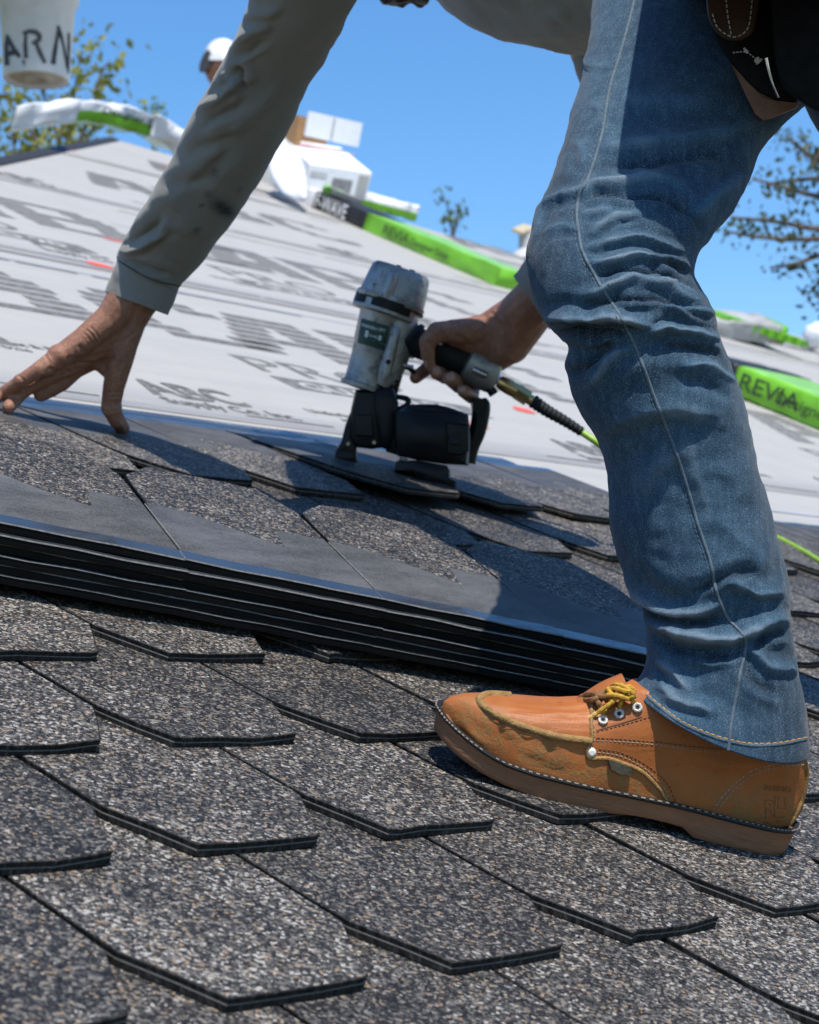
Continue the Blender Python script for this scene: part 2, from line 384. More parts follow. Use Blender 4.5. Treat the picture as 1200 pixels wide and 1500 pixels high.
# ---------------------------------------------------------------- shingles
TK = .0094; SB = TK/.182; LEN = .36; PITCH = .205
XS = (0., .027, .068, .109, .150, .199)
def tab_grid(seed, curl=1., x0=0., full=PITCH-.0075, thick=TK, zig=.262, top=1):
    """one shingle tab: x along course, y up from the butt, z up. returns V, F, mat index"""
    r = random.Random(seed); V = []; F = []; I = []
    rows = [0, .035, .072, .11, .15, 'z', zig+.069, max(.334, zig+.070), LEN]
    jl, jr, jb = r.uniform(-.005, .005), r.uniform(-.006, .006), r.uniform(-.003, .003)
    cl, cr_ = r.uniform(.3, 1.2)*curl, r.uniform(.3, 1.3)*curl
    for j, y in enumerate(rows):
        for i, x in enumerate(XS):
            yy = zig + (0, 0, .066, .038, .002, 0)[i] if y == 'z' else y
            if i == 5: x = full
            if j >= 3: x = (0, .056, .066, .109, .152, full)[i]
            if yy < .074:
                f = 1-yy/.0745
                if i == 0: x = (.027+jl)*f
                if i == 1: x = .027*(1-f*.0) + .012*f + jl*f
                if i == 5: x = full - (.046+jr)*f
                if i == 4: x = .150 - .006*f + jr*f*.5
            u = (x-.09)/.075
            z = thick + (.0022*(cl if u < 0 else cr_)*u*u)*max(0, 1-yy/.13)**1.5 + .0006*math.sin(x*60+seed)
            V.append((x0+x + (r.uniform(-.0012, .0012) if i in (0, 5) and yy < .12 else 0), yy + (jb*(u) + r.uniform(-.0016, .0016) if y == 0 else 0), z + (r.uniform(-.0006, .0010) if y == 0 else 0)))
    nc = len(XS)
    for j in range(len(rows)-1):
        for i in range(nc-1):
            F.append((j*nc+i, j*nc+i+1, (j+1)*nc+i+1, (j+1)*nc+i)); I.append(0 if j < 5 else (2 if j < 7 else 3))
    # edge walls round the outline in three bands with a pale seam line between the two layers
    loop = [j*nc for j in range(len(rows)-1, -1, -1)] + list(range(1, nc)) + [j*nc+nc-1 for j in range(1, len(rows))]
    closed = loop + [(len(rows)-1)*nc + i for i in range(nc-2, 0, -1)]
    cx = x0+.1
    def ring(zf, out):
        b = len(V)
        for k in closed:
            x, y, z = V[k]; dx, dy = x-cx, y-.18
            V.append((x + math.copysign(out, dx), y + math.copysign(out, dy), z - thick*(1-zf)))
        return b
    r1 = ring(.93 if top == 1 else .86, .0009); r2 = ring(.54, .0004); r3 = ring(.44, .0006); r4 = ring(0, -.0005); n = len(closed)
    for k in range(n):
        q = (k+1) % n
        F.append((closed[k], r1+k, r1+q, closed[q])); I.append(top)
        F.append((r1+k, r2+k, r2+q, r1+q)); I.append(1)
        F.append((r2+k, r3+k, r3+q, r2+q)); I.append(4)
        F.append((r3+k, r4+k, r4+q, r3+q)); I.append(1)
    return V, F, I
SM = [M_GRAN, M_EDGE, M_SMOOTH, M_FILM, M_LINE]
M_BLK = plain('black shingle edge', (.006, .006, .0065), .6, spec=.12, var=.3, vs=150)
SMS = [M_GRAN, M_BLK, M_SMOOTH, M_FILM, M_CHALK]
def local_mesh(name, V, F, I, mats=None):
    me = bpy.data.meshes.new(name); me.from_pydata([tuple(v) for v in V], [], F)
    for m in (mats or SM): me.materials.append(m)
    me.polygons.foreach_set('material_index', np.array(I, dtype=np.int32)); me.update(); return me
variants = [local_mesh('shingle', *tab_grid(k, 1.0)) for k in range(8)]
top_variants = [local_mesh('shingle', *tab_grid(k+20, 1.0, zig=.190)) for k in range(5)]
def frame_matrix(o, ex, ey, ez):
    m = Matrix.Identity(4); o = W(np.array(o, float))
    for c, v in enumerate((ex, ey, ez)):
        v = W(np.array(v, float)); 
        for r in range(3): m[r][c] = v[r]
    for r in range(3): m[r][3] = o[r]
    return m
def place_shingle(s, t, lift=0., var=None, rz=0., roll=0.):
    o = bpy.data.objects.new('shingle', var if var is not None else random.choice(variants)); COL.objects.link(o); o.parent = roof
    tl = math.atan(SB) + lift
    ex = np.array([math.cos(rz), math.sin(rz), 0]); ey0 = np.array([-math.sin(rz), math.cos(rz), 0])
    ey = ey0*math.cos(tl) + np.array([0, 0, -math.sin(tl)]); ez = np.cross(ex, ey)
    ex = ex + ez*roll
    o.matrix_world = frame_matrix((s, t, math.sin(lift)*LEN*.9), ex, ey, ez); return o
fv = []
for k in range(61):
    s = -.3 + 2.04*k/60; w_ = .0012*noise.noise(Vector((s*4, 2., 1.)))
    for t, n in ((1.100, -.0125), (1.122, -.0105), (1.150, -.0120), (1.163, -.0155)): fv.append((s, t + w_*2, n + w_))
link('film_strip', mesh('film_strip', fv, [(k*4+j, k*4+j+1, k*4+j+5, k*4+j+4) for k in range(60) for j in range(3)][::1], M_FILM), roof)
courses = [(-1.08, .08), (-.90, .002), (-.715, -.08), (-.53, -.205), (-.35, -.285), (-.172, -.156), (0, -.03), (.172, .101), (.36, .228), (.555, 1.263-6*PITCH), (.745, 1.416-7*PITCH)]
for ci, (t, s0) in enumerate(courses):
    smin = -1.0 if t < .3 else -.3
    smax = 1.75 if t > .7 else 2.7
    k0 = math.floor((smin-s0)/PITCH)
    k = k0
    while s0 + k*PITCH < smax - (.1 if t > .7 else 0):
        s = s0 + k*PITCH; k += 1
        lift = 0.
        if t > .7: lift = random.choice([0, .006, .012])
        if t > .7 and .98 < s < 1.05: lift = .055
        if t > .7 and 1.18 < s < 1.25: lift = .03
        place_shingle(s + random.uniform(-.002, .002), t + random.uniform(-.003, .003), lift, random.choice(top_variants) if t > .7 else None, rz=random.uniform(-.006, .006))

# ---------------------------------------------------------------- loose stack of shingle strips lying the other way up
e = np.array([.903, -.430, 0.]); e /= np.linalg.norm(e); up = np.array([-e[1], e[0], 0.])
SHL = ['lowest strip of the loose shingle stack, pressed on the finished tabs', 'second strip from the bottom of the loose shingle stack', 'third strip from the bottom of the loose shingle stack',
       'third strip from the top of the loose shingle stack, with a dark front edge', 'second strip from the top of the loose shingle stack',
       'topmost shingle strip of the loose stack with glossy black film edge']
NSH = 6
for k in range(NSH):
    V = []; F = []; I = []
    for j in range(6):
        v, f, i = tab_grid(100+k*9+j, .5, j*PITCH, PITCH-.0055, TK*.93, .172, 4); b = len(V)
        v = [list(p) for p in v]
        for q, p in enumerate(v):                      # tabs are joined in the headlap: close the slot there
            if p[1] > .19 and p[0] > j*PITCH+.19: p[0] += .005
        V += v; F += [tuple(a+b for a in x) for x in f]; I += i
    for p in V:                                        # the stack sags over what lies under it
        p[2] += .004*math.sin(p[0]*3.1+.6) + .0004*math.sin(p[0]*11+k)
    off = .356 + random.uniform(-.003, .003) + (.004 if k == NSH-1 else 0)
    near = np.array([.062, .318, 0.]) + e*(.765 + random.uniform(-.004, .004)) - up*.002*random.uniform(-1, 1)
    org = near + up*off + np.array([0, 0, .0135 + k*TK*.99])
    o = bpy.data.objects.new('loose_shingle_strip', local_mesh('loose_shingle_strip', V, F, [(4 if a == 4 and q % 4 == 0 and sum(V[w][1] for w in F[q])/len(F[q]) > .33 else 1) if a == 4 else a for q, a in enumerate(I)], SMS)); COL.objects.link(o)
    o.matrix_world = frame_matrix(org, -e, -up, (0, 0, 1))
    tag(o, SHL[k], 'shingle', 'loose shingles stacked on the finished courses')
    if k == NSH-1:                                     # pale score lines between the joined tabs
        for j in range(1, 6):
            vv = []; x = j*PITCH - .002
            for q in range(6):
                y = .180 + .150*q/5; zz = TK*.93+.0009 + .004*math.sin(x*3.1+.6) + .0004*math.sin(x*11+k)
                w = .0008*(.6+.8*random.random()); vv += [(x-w, y, zz), (x+w, y, zz)]
            me = bpy.data.meshes.new('score_line'); me.from_pydata(vv, [], [(2*q, 2*q+1, 2*q+3, 2*q+2) for q in range(5)]); me.materials.append(M_CHALK)
            sl_ = bpy.data.objects.new('score_line', me); COL.objects.link(sl_); sl_.parent = o
# ---------------------------------------------------------------- packages, boxes and bits on the ridge
M_GREEN = plain('green plastic wrap', (.17, .46, .03), .32, var=.12, vs=9, bump=.5, bs=60)
M_GREEN2 = plain('printed green wrap top', (.24, .52, .10), .3, var=.25, vs=14, bump=.4, bs=60)
M_WHITE = plain('white plastic wrap', (.72, .73, .76), .3, var=.06, vs=12, bump=.6, bs=45)
M_BAND = plain('black label', (.018, .018, .02), .45)
M_WTXT = plain('white print', (.75, .75, .75), .5, var=0)
M_DTXT = plain('dark print', (.03, .06, .02), .5, var=0)
M_CARD = plain('cardboard', (.36, .20, .09), .85, vs=60)
M_CARDW = plain('white box board', (.74, .75, .77), .6, var=.05)
M_GREYP = plain('grey print', (.22, .22, .22), .6, var=.3, vs=30)
def bundle(name, A, B, wv, hv, label, segs, group=None, text=None, topmat=None, sag=None, seed=0, lump=.012, toptext=None):
    """A,B near bottom ends; wv width vector, hv height vector; segs = [(u0,u1,partname,material,(swell))]"""
    A, B, wv, hv = (np.array(x, float) for x in (A, B, wv, hv))
    root = empty(name, (A+B+wv)/2, label, 'bundle', group); L = B-A
    def pt(u, q, sw=1.):                              # q runs round a rounded rectangle
        a = 2*math.pi*q; c, s_ = math.cos(a), math.sin(a); ex = .13
        x = .5 + .5*math.copysign(abs(c)**ex, c)*-1; y = .5 + .5*math.copysign(abs(s_)**ex, s_)
        P = A + L*u + wv*(.5+(x-.5)*sw) + hv*(y*sw if y > .5 else y)
        if sag is not None: P = P + np.array(sag(u))
        nz = noise.noise(Vector((u*9+seed, q*7, seed*3.1)))*lump + noise.noise(Vector((u*30+seed, q*22, seed)))*lump*.45
        d = wv/np.linalg.norm(wv)*(x-.5) + hv/np.linalg.norm(hv)*(y-.5)
        return P + d*nz*2
    for (u0, u1, pn, m, sw) in segs:
        n = max(4, int(26*abs(u1-u0))); V = []; K = 28
        for i in range(n+1):
            u = u0 + (u1-u0)*i/n
            V += [pt(u, k/K, sw) for k in range(K)]
        F = [(i*K+k, i*K+(k+1) % K, (i+1)*K+(k+1) % K, (i+1)*K+k) for i in range(n) for k in range(K)]
        F += [tuple(range(K))[::-1], tuple(range(n*K, n*K+K))]
        I = [0]*len(F); mats = [m]
        if topmat and pn == 'green_wrap':
            mats = [m, topmat]; I = [1 if (.0 if topmat is M_WHITE else .16) < ((f[0] % K)+.5)/K < .36 and len(f) == 4 else 0 for f in F]
        part(pn, V, F, mats, root, I)
    for (txt, u, v, size, m, wsc, flip) in (text or []):
        tv, tf = text_mesh(txt, 1.0, .012); Ln = np.linalg.norm(L); Hn = np.linalg.norm(hv)
        P = []
        sgn = -1 if flip else 1
        for x in tv:
            uu = u + sgn*x[0]*size*wsc/Ln; vv = v + x[1]*size/Hn
            P.append(A + L*uu + hv*vv - wv/np.linalg.norm(wv)*.012 + (np.array(sag(uu)) if sag is not None else 0))
        part('lettering', P, tf, m, root, smooth=False)
    return root
# long green bundle lying up the slope
A = on(724, 419, DN); B = on(452, 303, DN); ax_ = (B-A)/np.linalg.norm(B-A); wd = np.array([ax_[1], -ax_[0], 0])
bundle('shingle_bundle', A, B, wd*.20, (0, 0, .078), 'long bright green shingle bundle with black band lying up the slope behind the nail gun',
       [(0, .68, 'green_wrap', M_GREEN, 1.), (.68, .98, 'label_band', M_BAND, 1.02), (.98, 1.2, 'white_wrap', M_WHITE, 1.0)], 'wrapped shingle bundles on the roof',
       [('REVIA', .57, .26, .058, M_DTXT, 1.35, True), ('Designer Slate', .42, .30, .040, M_DTXT, 1.2, True), ('F-WAVE', .962, .16, .088, M_WTXT, .86, True)], M_GREEN2, None, 3, .006)
A2 = on(1290, 668, DN); B2 = on(1068, 578, DN); ax_ = (B2-A2)/np.linalg.norm(B2-A2); wd = np.array([ax_[1], -ax_[0], 0])
bundle('shingle_bundle', A2, B2, wd*.40, (0, 0, .10), 'bright green shingle bundle on the underlayment right of the jeans leg',
       [(0, 1., 'green_wrap', M_GREEN, 1.), (1., 1.2, 'label_band', M_BAND, 1.02)], 'wrapped shingle bundles on the roof',
       [('REVIA', .955, .30, .075, M_DTXT, 1.25, True), ('Designer Slate', .70, .34, .05, M_DTXT, 1.2, True)], M_GREEN2, None, 5, .006)
# bundle draped over the ridge peak at the left
A = at(16, 190, 9.35); B = at(272, 228, 9.95)
bundle('shingle_bundle', A, B, (.22, .30, -.04), (0, 0.0, .10), 'white topped green bundle draped over the roof peak at far left',
       [(0, .33, 'white_wrap', M_WHITE, 1.06), (.30, .76, 'green_wrap', M_GREEN, .98), (.76, 1.0, 'white_wrap', M_WHITE, 1.08)], 'wrapped shingle bundles on the roof',
       [('Designer Slate', .46, .40, .05, M_DTXT, 1.3, False)], M_WHITE, lambda u: (0, 0, .10*math.sin(math.pi*min(1, max(0, u)))), 9, .02)
A = at(528, 302, 9.6); B = at(611, 324, 9.6)
bundle('shingle_bundle', A, B, (.35, .45, -.03), (0, 0, .07), 'short white topped green bundle end beyond the stacked boxes on the ridge',
       [(0, .98, 'green_wrap', M_GREEN, .99), (-.5, 0, 'white_wrap', M_WHITE, 1.)], 'wrapped shingle bundles on the roof', None, M_WHITE, None, 12, .012)
A = at(1030, 494, 9.0); B = at(1148, 505, 9.3)
bundle('shingle_bundle', A, B, (.3, .35, .0), (0, 0, .085), 'grey and green bundle with weathered white side on the ridge right of the knee',
       [(-.3, .92, 'white_wrap', plain('dull white wrap', (.34, .34, .33), .6, var=.4, vs=9, bump=.6, bs=40), 1.), (.92, 1., 'green_wrap', M_GREEN, .98)], 'wrapped shingle bundles on the roof', None, None, None, 15, .008)
A = at(1040, 462, 9.15)
gp = MB()
for k in range(9):
    q = at(1040+13.5*k, 459+4.2*k, 9.2 + .02*k); gp.box(q, np.array([.035, 0, 0]), np.array([0, .12, 0]), np.array([0, .0, .014+.004*(k % 2)]))
t_ = empty('green_tarp', at(1090, 476, 9.2), 'thin green plastic strip lying on top of the weathered ridge bundle', 'tarp'); gp.build('sheet', M_GREEN, t_)

# white boxes on the upper end of the long bundle
def carton(name, c, ex, ey, ez, label, mats, cat='box'):
    root = empty(name, np.array(c) - np.array(ez), label, cat); mb = MB(); mb.box(c, ex, ey, ez, 0); o = mb.build('carton', mats[0], root, False); bevel(o, .006); return root
a0 = at(445, 280, 8.98); rgt = at(536, 293, 9.08) - a0; upv = np.array([.01, .02, .125]); bkv = np.array([.26, .50, .05])
def on_box(root, name, u0, v0, u1, v1, m, off=-.004, face='front'):
    if face == 'front': f = lambda u, v: a0 + rgt*u + upv*v + bkv*off
    elif face == 'top': f = lambda u, v: a0 + rgt*u + upv*1.02 + bkv*v
    else: f = lambda u, v: a0 + rgt*off + upv*v + bkv*u
    part(name, [f(u0, v0), f(u1, v0), f(u1, v1), f(u0, v1)], [(0, 1, 2, 3)], m, root, smooth=False)
bx = carton('white_carton', a0 + (rgt+upv+bkv)/2, rgt/2, bkv/2, upv/2, 'white carton with grey product picture lying on the black banded bundle', [M_CARDW])
on_box(bx, 'printed_panel', .40, .08, .72, .62, M_GREYP); on_box(bx, 'printed_panel', .80, .1, .97, .85, plain('grey label', (.38, .38, .37), .6)); on_box(bx, 'printed_panel', .03, .55, .30, .75, plain('light print', (.5, .5, .5), .6))
on_box(bx, 'flap', .05, .32, .40, .36, M_GREYP, 0, 'top'); on_box(bx, 'flap', .72, .45, .82, .62, plain('bluish tear', (.38, .42, .52), .6), 0, 'top')
on_box(bx, 'hand_hole', .18, .35, .26, .7, M_BAND, -.004, 'side')
# white plastic draped down the left of the boxes
pv = []
g0 = [(392, 238, 8.9), (400, 262, 8.75), (412, 282, 8.6), (430, 293, 8.5), (447, 296, 8.45)]
g1 = [(410, 196, 9.2), (425, 215, 9.1), (440, 232, 8.95), (446, 250, 8.8), (450, 284, 8.55)]
for i in range(12):
    for j in range(9):
        u, v = i/11*4, j/8; k = min(3, int(u)); f = u-k
        p = np.array(g0[k])*(1-f)*(1-v) + np.array(g0[k+1])*f*(1-v) + np.array(g1[k])*(1-f)*v + np.array(g1[k+1])*f*v
        pv.append(at(p[0], p[1], p[2] - .07*math.sin(math.pi*v) + .03*noise.noise(Vector((u*2, v*4, 3)))))
sh = empty('plastic_sheet', at(420, 280, 8.7), 'crumpled white plastic wrap sheet hanging beside the white carton', 'plastic sheet')
o = part('sheet', pv, [(i*9+j, i*9+j+1, (i+1)*9+j+1, (i+1)*9+j) for i in range(11) for j in range(8)], M_WHITE, sh); sm = o.modifiers.new('thick', 'SOLIDIFY'); sm.thickness = .01
# open cardboard box behind
b0 = at(437, 222, 9.35); r_ = at(512, 238, 9.5) - b0; u_ = at(446, 168, 9.35) - at(437, 218, 9.35); k_ = np.array([.12, .30, -.02])
ob = empty('open_carton', b0 + (r_+k_)/2, 'open brown cardboard box with a raised white inner flap behind the white carton', 'box')
mb = MB(); mb.box(b0 + r_/2 + k_ + u_*.5, r_/2, k_*.03, u_*.55); mb.build('back_panel', M_CARD, ob, False)
mb = MB(); mb.box(b0 - r_*.04 + k_/2 + u_*.5, r_*.05, k_/2, u_*.5); mb.build('side_panel', M_CARD, ob, False)
mb = MB(); mb.box(b0 + r_*.55 + u_*.85 - k_*.06, r_*.52, k_*.03, u_*.36); o = mb.build('inner_flap', M_CARDW, ob, False)
mb = MB(); mb.box(b0 + r_*.52 + u_*.85 - k_*.10, r_*.006, k_*.01, u_*.34); mb.build('fold_line', M_GREYP, ob, False)
mb = MB(); mb.box(b0 + r_*.5 + u_*.18 - k_*.08, r_*.5, k_*.02, u_*.10); mb.build('tape', plain('pink tape', (.62, .42, .42), .5), ob, False)
# flat black and white packet by the black band
q0 = at(470, 290, 8.45)
pk = empty('spotted_packet', q0, 'small grey packet with light green spots on top of the black banded bundle', 'packet')
mb = MB(); mb.box(at(502, 285, 8.95), (at(522, 297, 9.0)-at(482, 281, 8.95))/2, np.array([.06, .10, 0]), np.array([0, 0, .012])); mb.build('packet_body', M_GREYP, pk, False)
for x, y in ((480, 280), (496, 287)):
    mb = MB(); mb.tube([at(x, y-1, 8.9), at(x, y+1, 8.88)], .026, 12); mb.build('spot', M_GREEN2, pk)

# vent pipe
vp = empty('vent_pipe', on(766, 372, DN), 'small grey vent pipe standing on the ridge behind the knee', 'vent')
vb = at(772, 374, 10.4)
mb = MB(); mb.tube([vb, vb + np.array([0, .40, .917])*.13], .042, 16); mb.build('pipe', plain('grey vent pipe', (.45, .45, .44), .5), vp)
mb = MB(); mb.tube([vb - np.array([0, .4, .917])*.03, vb + np.array([0, .4, .917])*.03], [.11, .05], 16); mb.build('flashing', plain('flashing', (.5, .5, .5), .4), vp)
mb = MB(); mb.box(vb + np.array([-.03, .40*.13, .917*.13]), (.04, 0, .02), (0, .04, 0), (0, 0, .008)); mb.build('cap_flap', plain('vent cap', (.45, .38, .25), .6), vp)
# small white things at the far right edge of the ridge
for (x, y, d, w, lab) in ((1194, 500, 10.2, .038, 'white plastic bag lying on the ridge at the far right edge'),):
    t_ = empty('plastic_bag', at(x, y, d), lab, 'bag'); V = []; F = []
    c = at(x, y-8, d)
    for i in range(10):
        for j in range(14):
            a = math.pi*i/9; b = 2*math.pi*j/14; r = w*1.6*(1+.25*noise.noise(Vector((i*.9, math.cos(b)*1.5, math.sin(b)*1.5))))
            V.append(c + np.array([r*math.sin(a)*math.cos(b), r*math.sin(a)*math.sin(b), r*1.1*math.cos(a)]))
    F = [(i*14+j, i*14+(j+1) % 14, (i+1)*14+(j+1) % 14, (i+1)*14+j) for i in range(9) for j in range(14)]
    part('bag', V, F, M_WHITE, t_)

# ---------------------------------------------------------------- bucket hoisted on a rope
UP = np.array([0, ST, CT])                            # plumb direction in the roof frame
def frame_up(tilt=(0, 0, 0)):
    u = UP + np.array(tilt); u /= np.linalg.norm(u); v = ray(55, 60); v = v - u*(v @ u); v /= np.linalg.norm(v); return np.cross(v, u), v, u   # right, away, up
bd = 7.4; bc = at(53, 118, bd); rx, ry, rz_ = frame_up()
def lathe(prof, c, seg=40, a0=0., a1=2*math.pi):
    V = []; n = len(prof)
    for r, z in prof:
        for k in range(seg):
            a = a0 + (a1-a0)*k/seg; V.append(c + rx*r*math.cos(a) + ry*r*math.sin(a) + rz_*z)
    F = [(i*seg+k, i*seg+(k+1) % seg, (i+1)*seg+(k+1) % seg, (i+1)*seg+k) for i in range(n-1) for k in range(seg)]
    return V, F
g = G('bucket plastic', .35, spec=.5); f_ = g.noise(14, 5)
g.set('Base Color', g.mix(g.ramp(f_, [(.45, 0.), (.75, .5)]), (.62, .64, .66), (.50, .48, .42))); M_BUCK = g.m
bk_ = empty('bucket', bc, 'white plastic bucket with black painted letters hoisted in the air at top left', 'bucket')
rb, rt, hb = .121, .143, .365
V, F = lathe([(rb-.02, .012), (rb-.006, .0), (rb, .006), (rb+(rt-rb)*.82, hb*.80), (rb+(rt-rb)*.83+.012, hb*.80), (rb+(rt-rb)*.86+.012, hb*.86), (rb+(rt-rb)*.86+.003, hb*.87), (rt+.003, hb*.97), (rt+.009, hb), (rt-.004, hb), (rb-.005, .03)], bc)
part('pail', V, F, M_BUCK, bk_)
V, F = lathe([(.0005, .010), (.03, .010), (.031, .004), (.05, .004), (.052, .012), (rb-.018, .012)], bc)
part('base', V, F, plain('bucket base', (.40, .37, .31), .6, var=.3, vs=20), bk_)
pts = [bc + rx*(rt+.01)*math.cos(a) + rz_*(hb*.86 + .17*math.sin(a)) for a in np.linspace(0, math.pi, 20)]
mb = MB(); mb.tube(pts, .003, 8); mb.build('handle', plain('steel wire', (.5, .5, .5), .3, 1.), bk_)
M_PAINT = plain('black brush paint', (.012, .011, .011), .5, var=.3)
def on_bucket(x, y):                                   # photo point -> point on the pail's outside
    r = ray(x, y); o_ = CAM
    for it in range(1):
        # intersect with the tapered wall
        lo_, hi_ = bd-.3, bd
        for _ in range(40):
            m_ = (lo_+hi_)/2; p = o_ + r*m_ - bc; z = p @ rz_; rr = math.hypot(p @ rx, p @ ry); R_ = rb + (rt-rb)*z/hb
            if rr > R_+.0015: lo_ = m_
            else: hi_ = m_
    return o_ + r*lo_
def brush(poly, w, name='painted_letter'):
    V = []; F = []
    P = np.array(poly, float); D = np.gradient(P, axis=0); D /= np.linalg.norm(D, axis=1)[:, None]
    for p, d, ww in zip(P, D, w):
        nrm = np.array([-d[1], d[0]]); V += [on_bucket(*(p+nrm*ww)), on_bucket(*(p-nrm*ww))]
    return V, [(2*i, 2*i+1, 2*i+3, 2*i+2) for i in range(len(P)-1)]
def letter(strokes):
    V = []; F = []
    for P, w in strokes:
        P = cr(np.array(P, float), 5); ww = np.interp(np.linspace(0, 1, len(P)), np.linspace(0, 1, len(w)), w) + np.array([random.uniform(-.5, .5) for _ in P])
        v, f = brush(P, ww); b = len(V); V += v; F += [tuple(i+b for i in x) for x in f]
    part('painted_letter', V, F, M_PAINT, bk_, smooth=False)
letter([([(10, 96), (9, 72), (10, 50)], [4, 3.5, 1.5]), ([(10, 52), (18, 68), (29, 84)], [2, 3.5, 2.5]), ([(9, 80), (18, 77), (26, 78)], [3, 5, 2])])
letter([([(38, 85), (37, 65), (38, 48)], [3.5, 3, 2]), ([(33, 48), (46, 46), (56, 50), (57, 58), (47, 64)], [2, 3.4, 4, 4, 2.5]), ([(52, 60), (58, 76), (66, 92)], [3, 3.5, 2.5]), ([(34, 88), (36, 96)], [2, 1])])
letter([([(78, 94), (81, 72), (86, 42)], [3.5, 3, 2]), ([(85, 38), (93, 66), (99, 100)], [2.5, 2.4, 1.5]), ([(100, 108), (101, 78), (101, 48)], [1.2, 1.8, 1.4])])
rp_ = empty('rope', bc + rz_*(hb*.86+.17), 'thin rope holding the white bucket from above', 'rope')
mb = MB(); mb.tube([bc + rz_*(hb*.86+.17), bc + rz_*1.6, bc + rz_*3.2], .006, 8); mb.build('cord', plain('rope fibre', (.4, .35, .25), .9), rp_)

# ---------------------------------------------------------------- trees beyond the ridge
def leafmat(name, a, b):
    g = G(name, .5, spec=.3); g.set('Base Color', g.mix(g.noise(2.2, 3), a, b)); g.set('Subsurface Weight', 0.)
    tr = g.n('BsdfTranslucent'); g.nt.links.new(g.mix(.5, a, b), tr.inputs[0]); mx = g.n('MixShader'); mx.inputs[0].default_value = .35
    out = g.nt.nodes['Material Output']; g.nt.links.new(g.b.outputs[0], mx.inputs[1]); g.nt.links.new(tr.outputs[0], mx.inputs[2]); g.nt.links.new(mx.outputs[0], out.inputs[0]); return g.m
M_LEAF1 = leafmat('spring leaves', (.16, .20, .03), (.30, .28, .05)); M_LEAF2 = leafmat('dark green leaves', (.05, .09, .03), (.12, .12, .05)); M_LEAF3 = leafmat('bluish leaves', (.10, .18, .07), (.17, .24, .08))
M_BARK = plain('bark', (.12, .09, .07), .9, vs=20)
def leafy(name, base, twigs, leaf, n, spread, lm, label, trunk_r=.05, seed=0):
    """base point, twig polylines (lists of points); leaves scattered round the twig ends"""
    r = random.Random(seed); root = empty(name, base, label, 'tree')
    mb = MB(); mb.tube(cr([base] + [base + (np.array(twigs[0][0])-base)*k for k in (.5, 1.)], 6), np.linspace(trunk_r, trunk_r*.45, 13), 8); mb.build('trunk', M_BARK, root)
    mb = MB()
    for tw in twigs:
        P = cr(tw, 5); mb.tube(P, np.linspace(trunk_r*.3, trunk_r*.08, len(P)), 5)
    o = mb.build('branches', M_BARK, root); o['kind'] = 'stuff'
    V = []; F = []
    for tw in twigs:
        P = cr(tw, 12)
        for _ in range(n):
            u = r.random()**.6; c = P[min(len(P)-1, int(u*len(P)))] + np.array([r.gauss(0, spread) for _ in range(3)])
            d1_ = np.array([r.gauss(0, 1) for _ in range(3)]) - UP*.5; d1_ /= np.linalg.norm(d1_); d2_ = np.cross(d1_, [r.gauss(0, 1) for _ in range(3)]); d2_ /= np.linalg.norm(d2_)
            l = leaf*r.uniform(.6, 1.3); w = l*.3; b = len(V); nn_ = np.cross(d1_, d2_)
            V += [c, c + d1_*l*.5 + d2_*w + nn_*l*.06, c + d1_*l, c + d1_*l*.5 - d2_*w + nn_*l*.06]; F += [(b, b+1, b+2), (b, b+2, b+3)]
    o = part('leaves', V, F, lm, root, smooth=False); o['kind'] = 'stuff'; return root
def P2(pts, d): return [at(x, y, d) for x, y in pts]
def down(p, h): return np.array(p) - UP*h
d = 15.
hub = at(70, 330, d)
tw = [[(70, 300), (60, 230), (40, 180), (15, 150), (5, 125)], [(70, 300), (85, 220), (75, 170), (60, 130), (55, 108)], [(75, 300), (95, 220), (105, 170), (110, 130), (118, 85), (122, 75)], [(80, 300), (115, 210), (135, 160), (142, 130), (150, 105), (158, 92)], [(75, 300), (50, 235), (30, 205), (10, 190)], [(78, 300), (110, 230), (135, 190), (152, 150)], [(72, 300), (80, 240), (90, 190), (90, 140)], [(70, 300), (30, 240), (18, 200), (22, 160)]]
leafy('young_tree', down(hub, 6), [P2(t, d + random.uniform(-.5, .5)) for t in tw], .075, 120, .11, M_LEAF1, 'thin yellow green young tree behind the bucket at far left', .06, 1)
d = 14.
hub = at(222, 230, d)
leafy('sapling', down(hub, 6), [P2([(224, 225), (224, 190), (222, 165)], d), P2([(224, 200), (218, 175), (212, 156)], d), P2([(224, 195), (226, 170), (232, 155)], d)], .05, 26, .04, M_LEAF3, 'tiny green sapling tip peeking over the left ridge bundle', .03, 2)
hub = at(665, 380, d)
leafy('sapling', down(hub, 6), [P2([(664, 370), (660, 320), (652, 292), (645, 280)], d), P2([(664, 350), (668, 315), (672, 298)], d), P2([(664, 350), (660, 325), (648, 322)], d), P2([(664, 345), (672, 320), (676, 308)], d)], .045, 24, .03, M_LEAF3, 'small green sapling tip above the ridge in the middle of the sky', .03, 3)
hub = at(622, 370, d)
d = 12.
hub = at(1330, 420, d)
tw = [[(1330, 420), (1290, 340), (1230, 345), (1180, 350), (1120, 348), (1060, 338)], [(1320, 400), (1260, 330), (1200, 335), (1140, 325), (1070, 318)], [(1330, 380), (1270, 300), (1210, 290), (1170, 280), (1105, 262)], [(1330, 380), (1260, 270), (1215, 262), (1180, 262), (1130, 268)], [(1340, 350), (1270, 250), (1210, 240), (1170, 215), (1155, 200)], [(1330, 420), (1280, 380), (1210, 372), (1170, 385), (1128, 392)], [(1330, 460), (1280, 440), (1225, 430), (1195, 435)], [(1340, 340), (1270, 220), (1220, 200), (1190, 245)], [(1330, 440), (1270, 420), (1220, 410), (1198, 415)]]
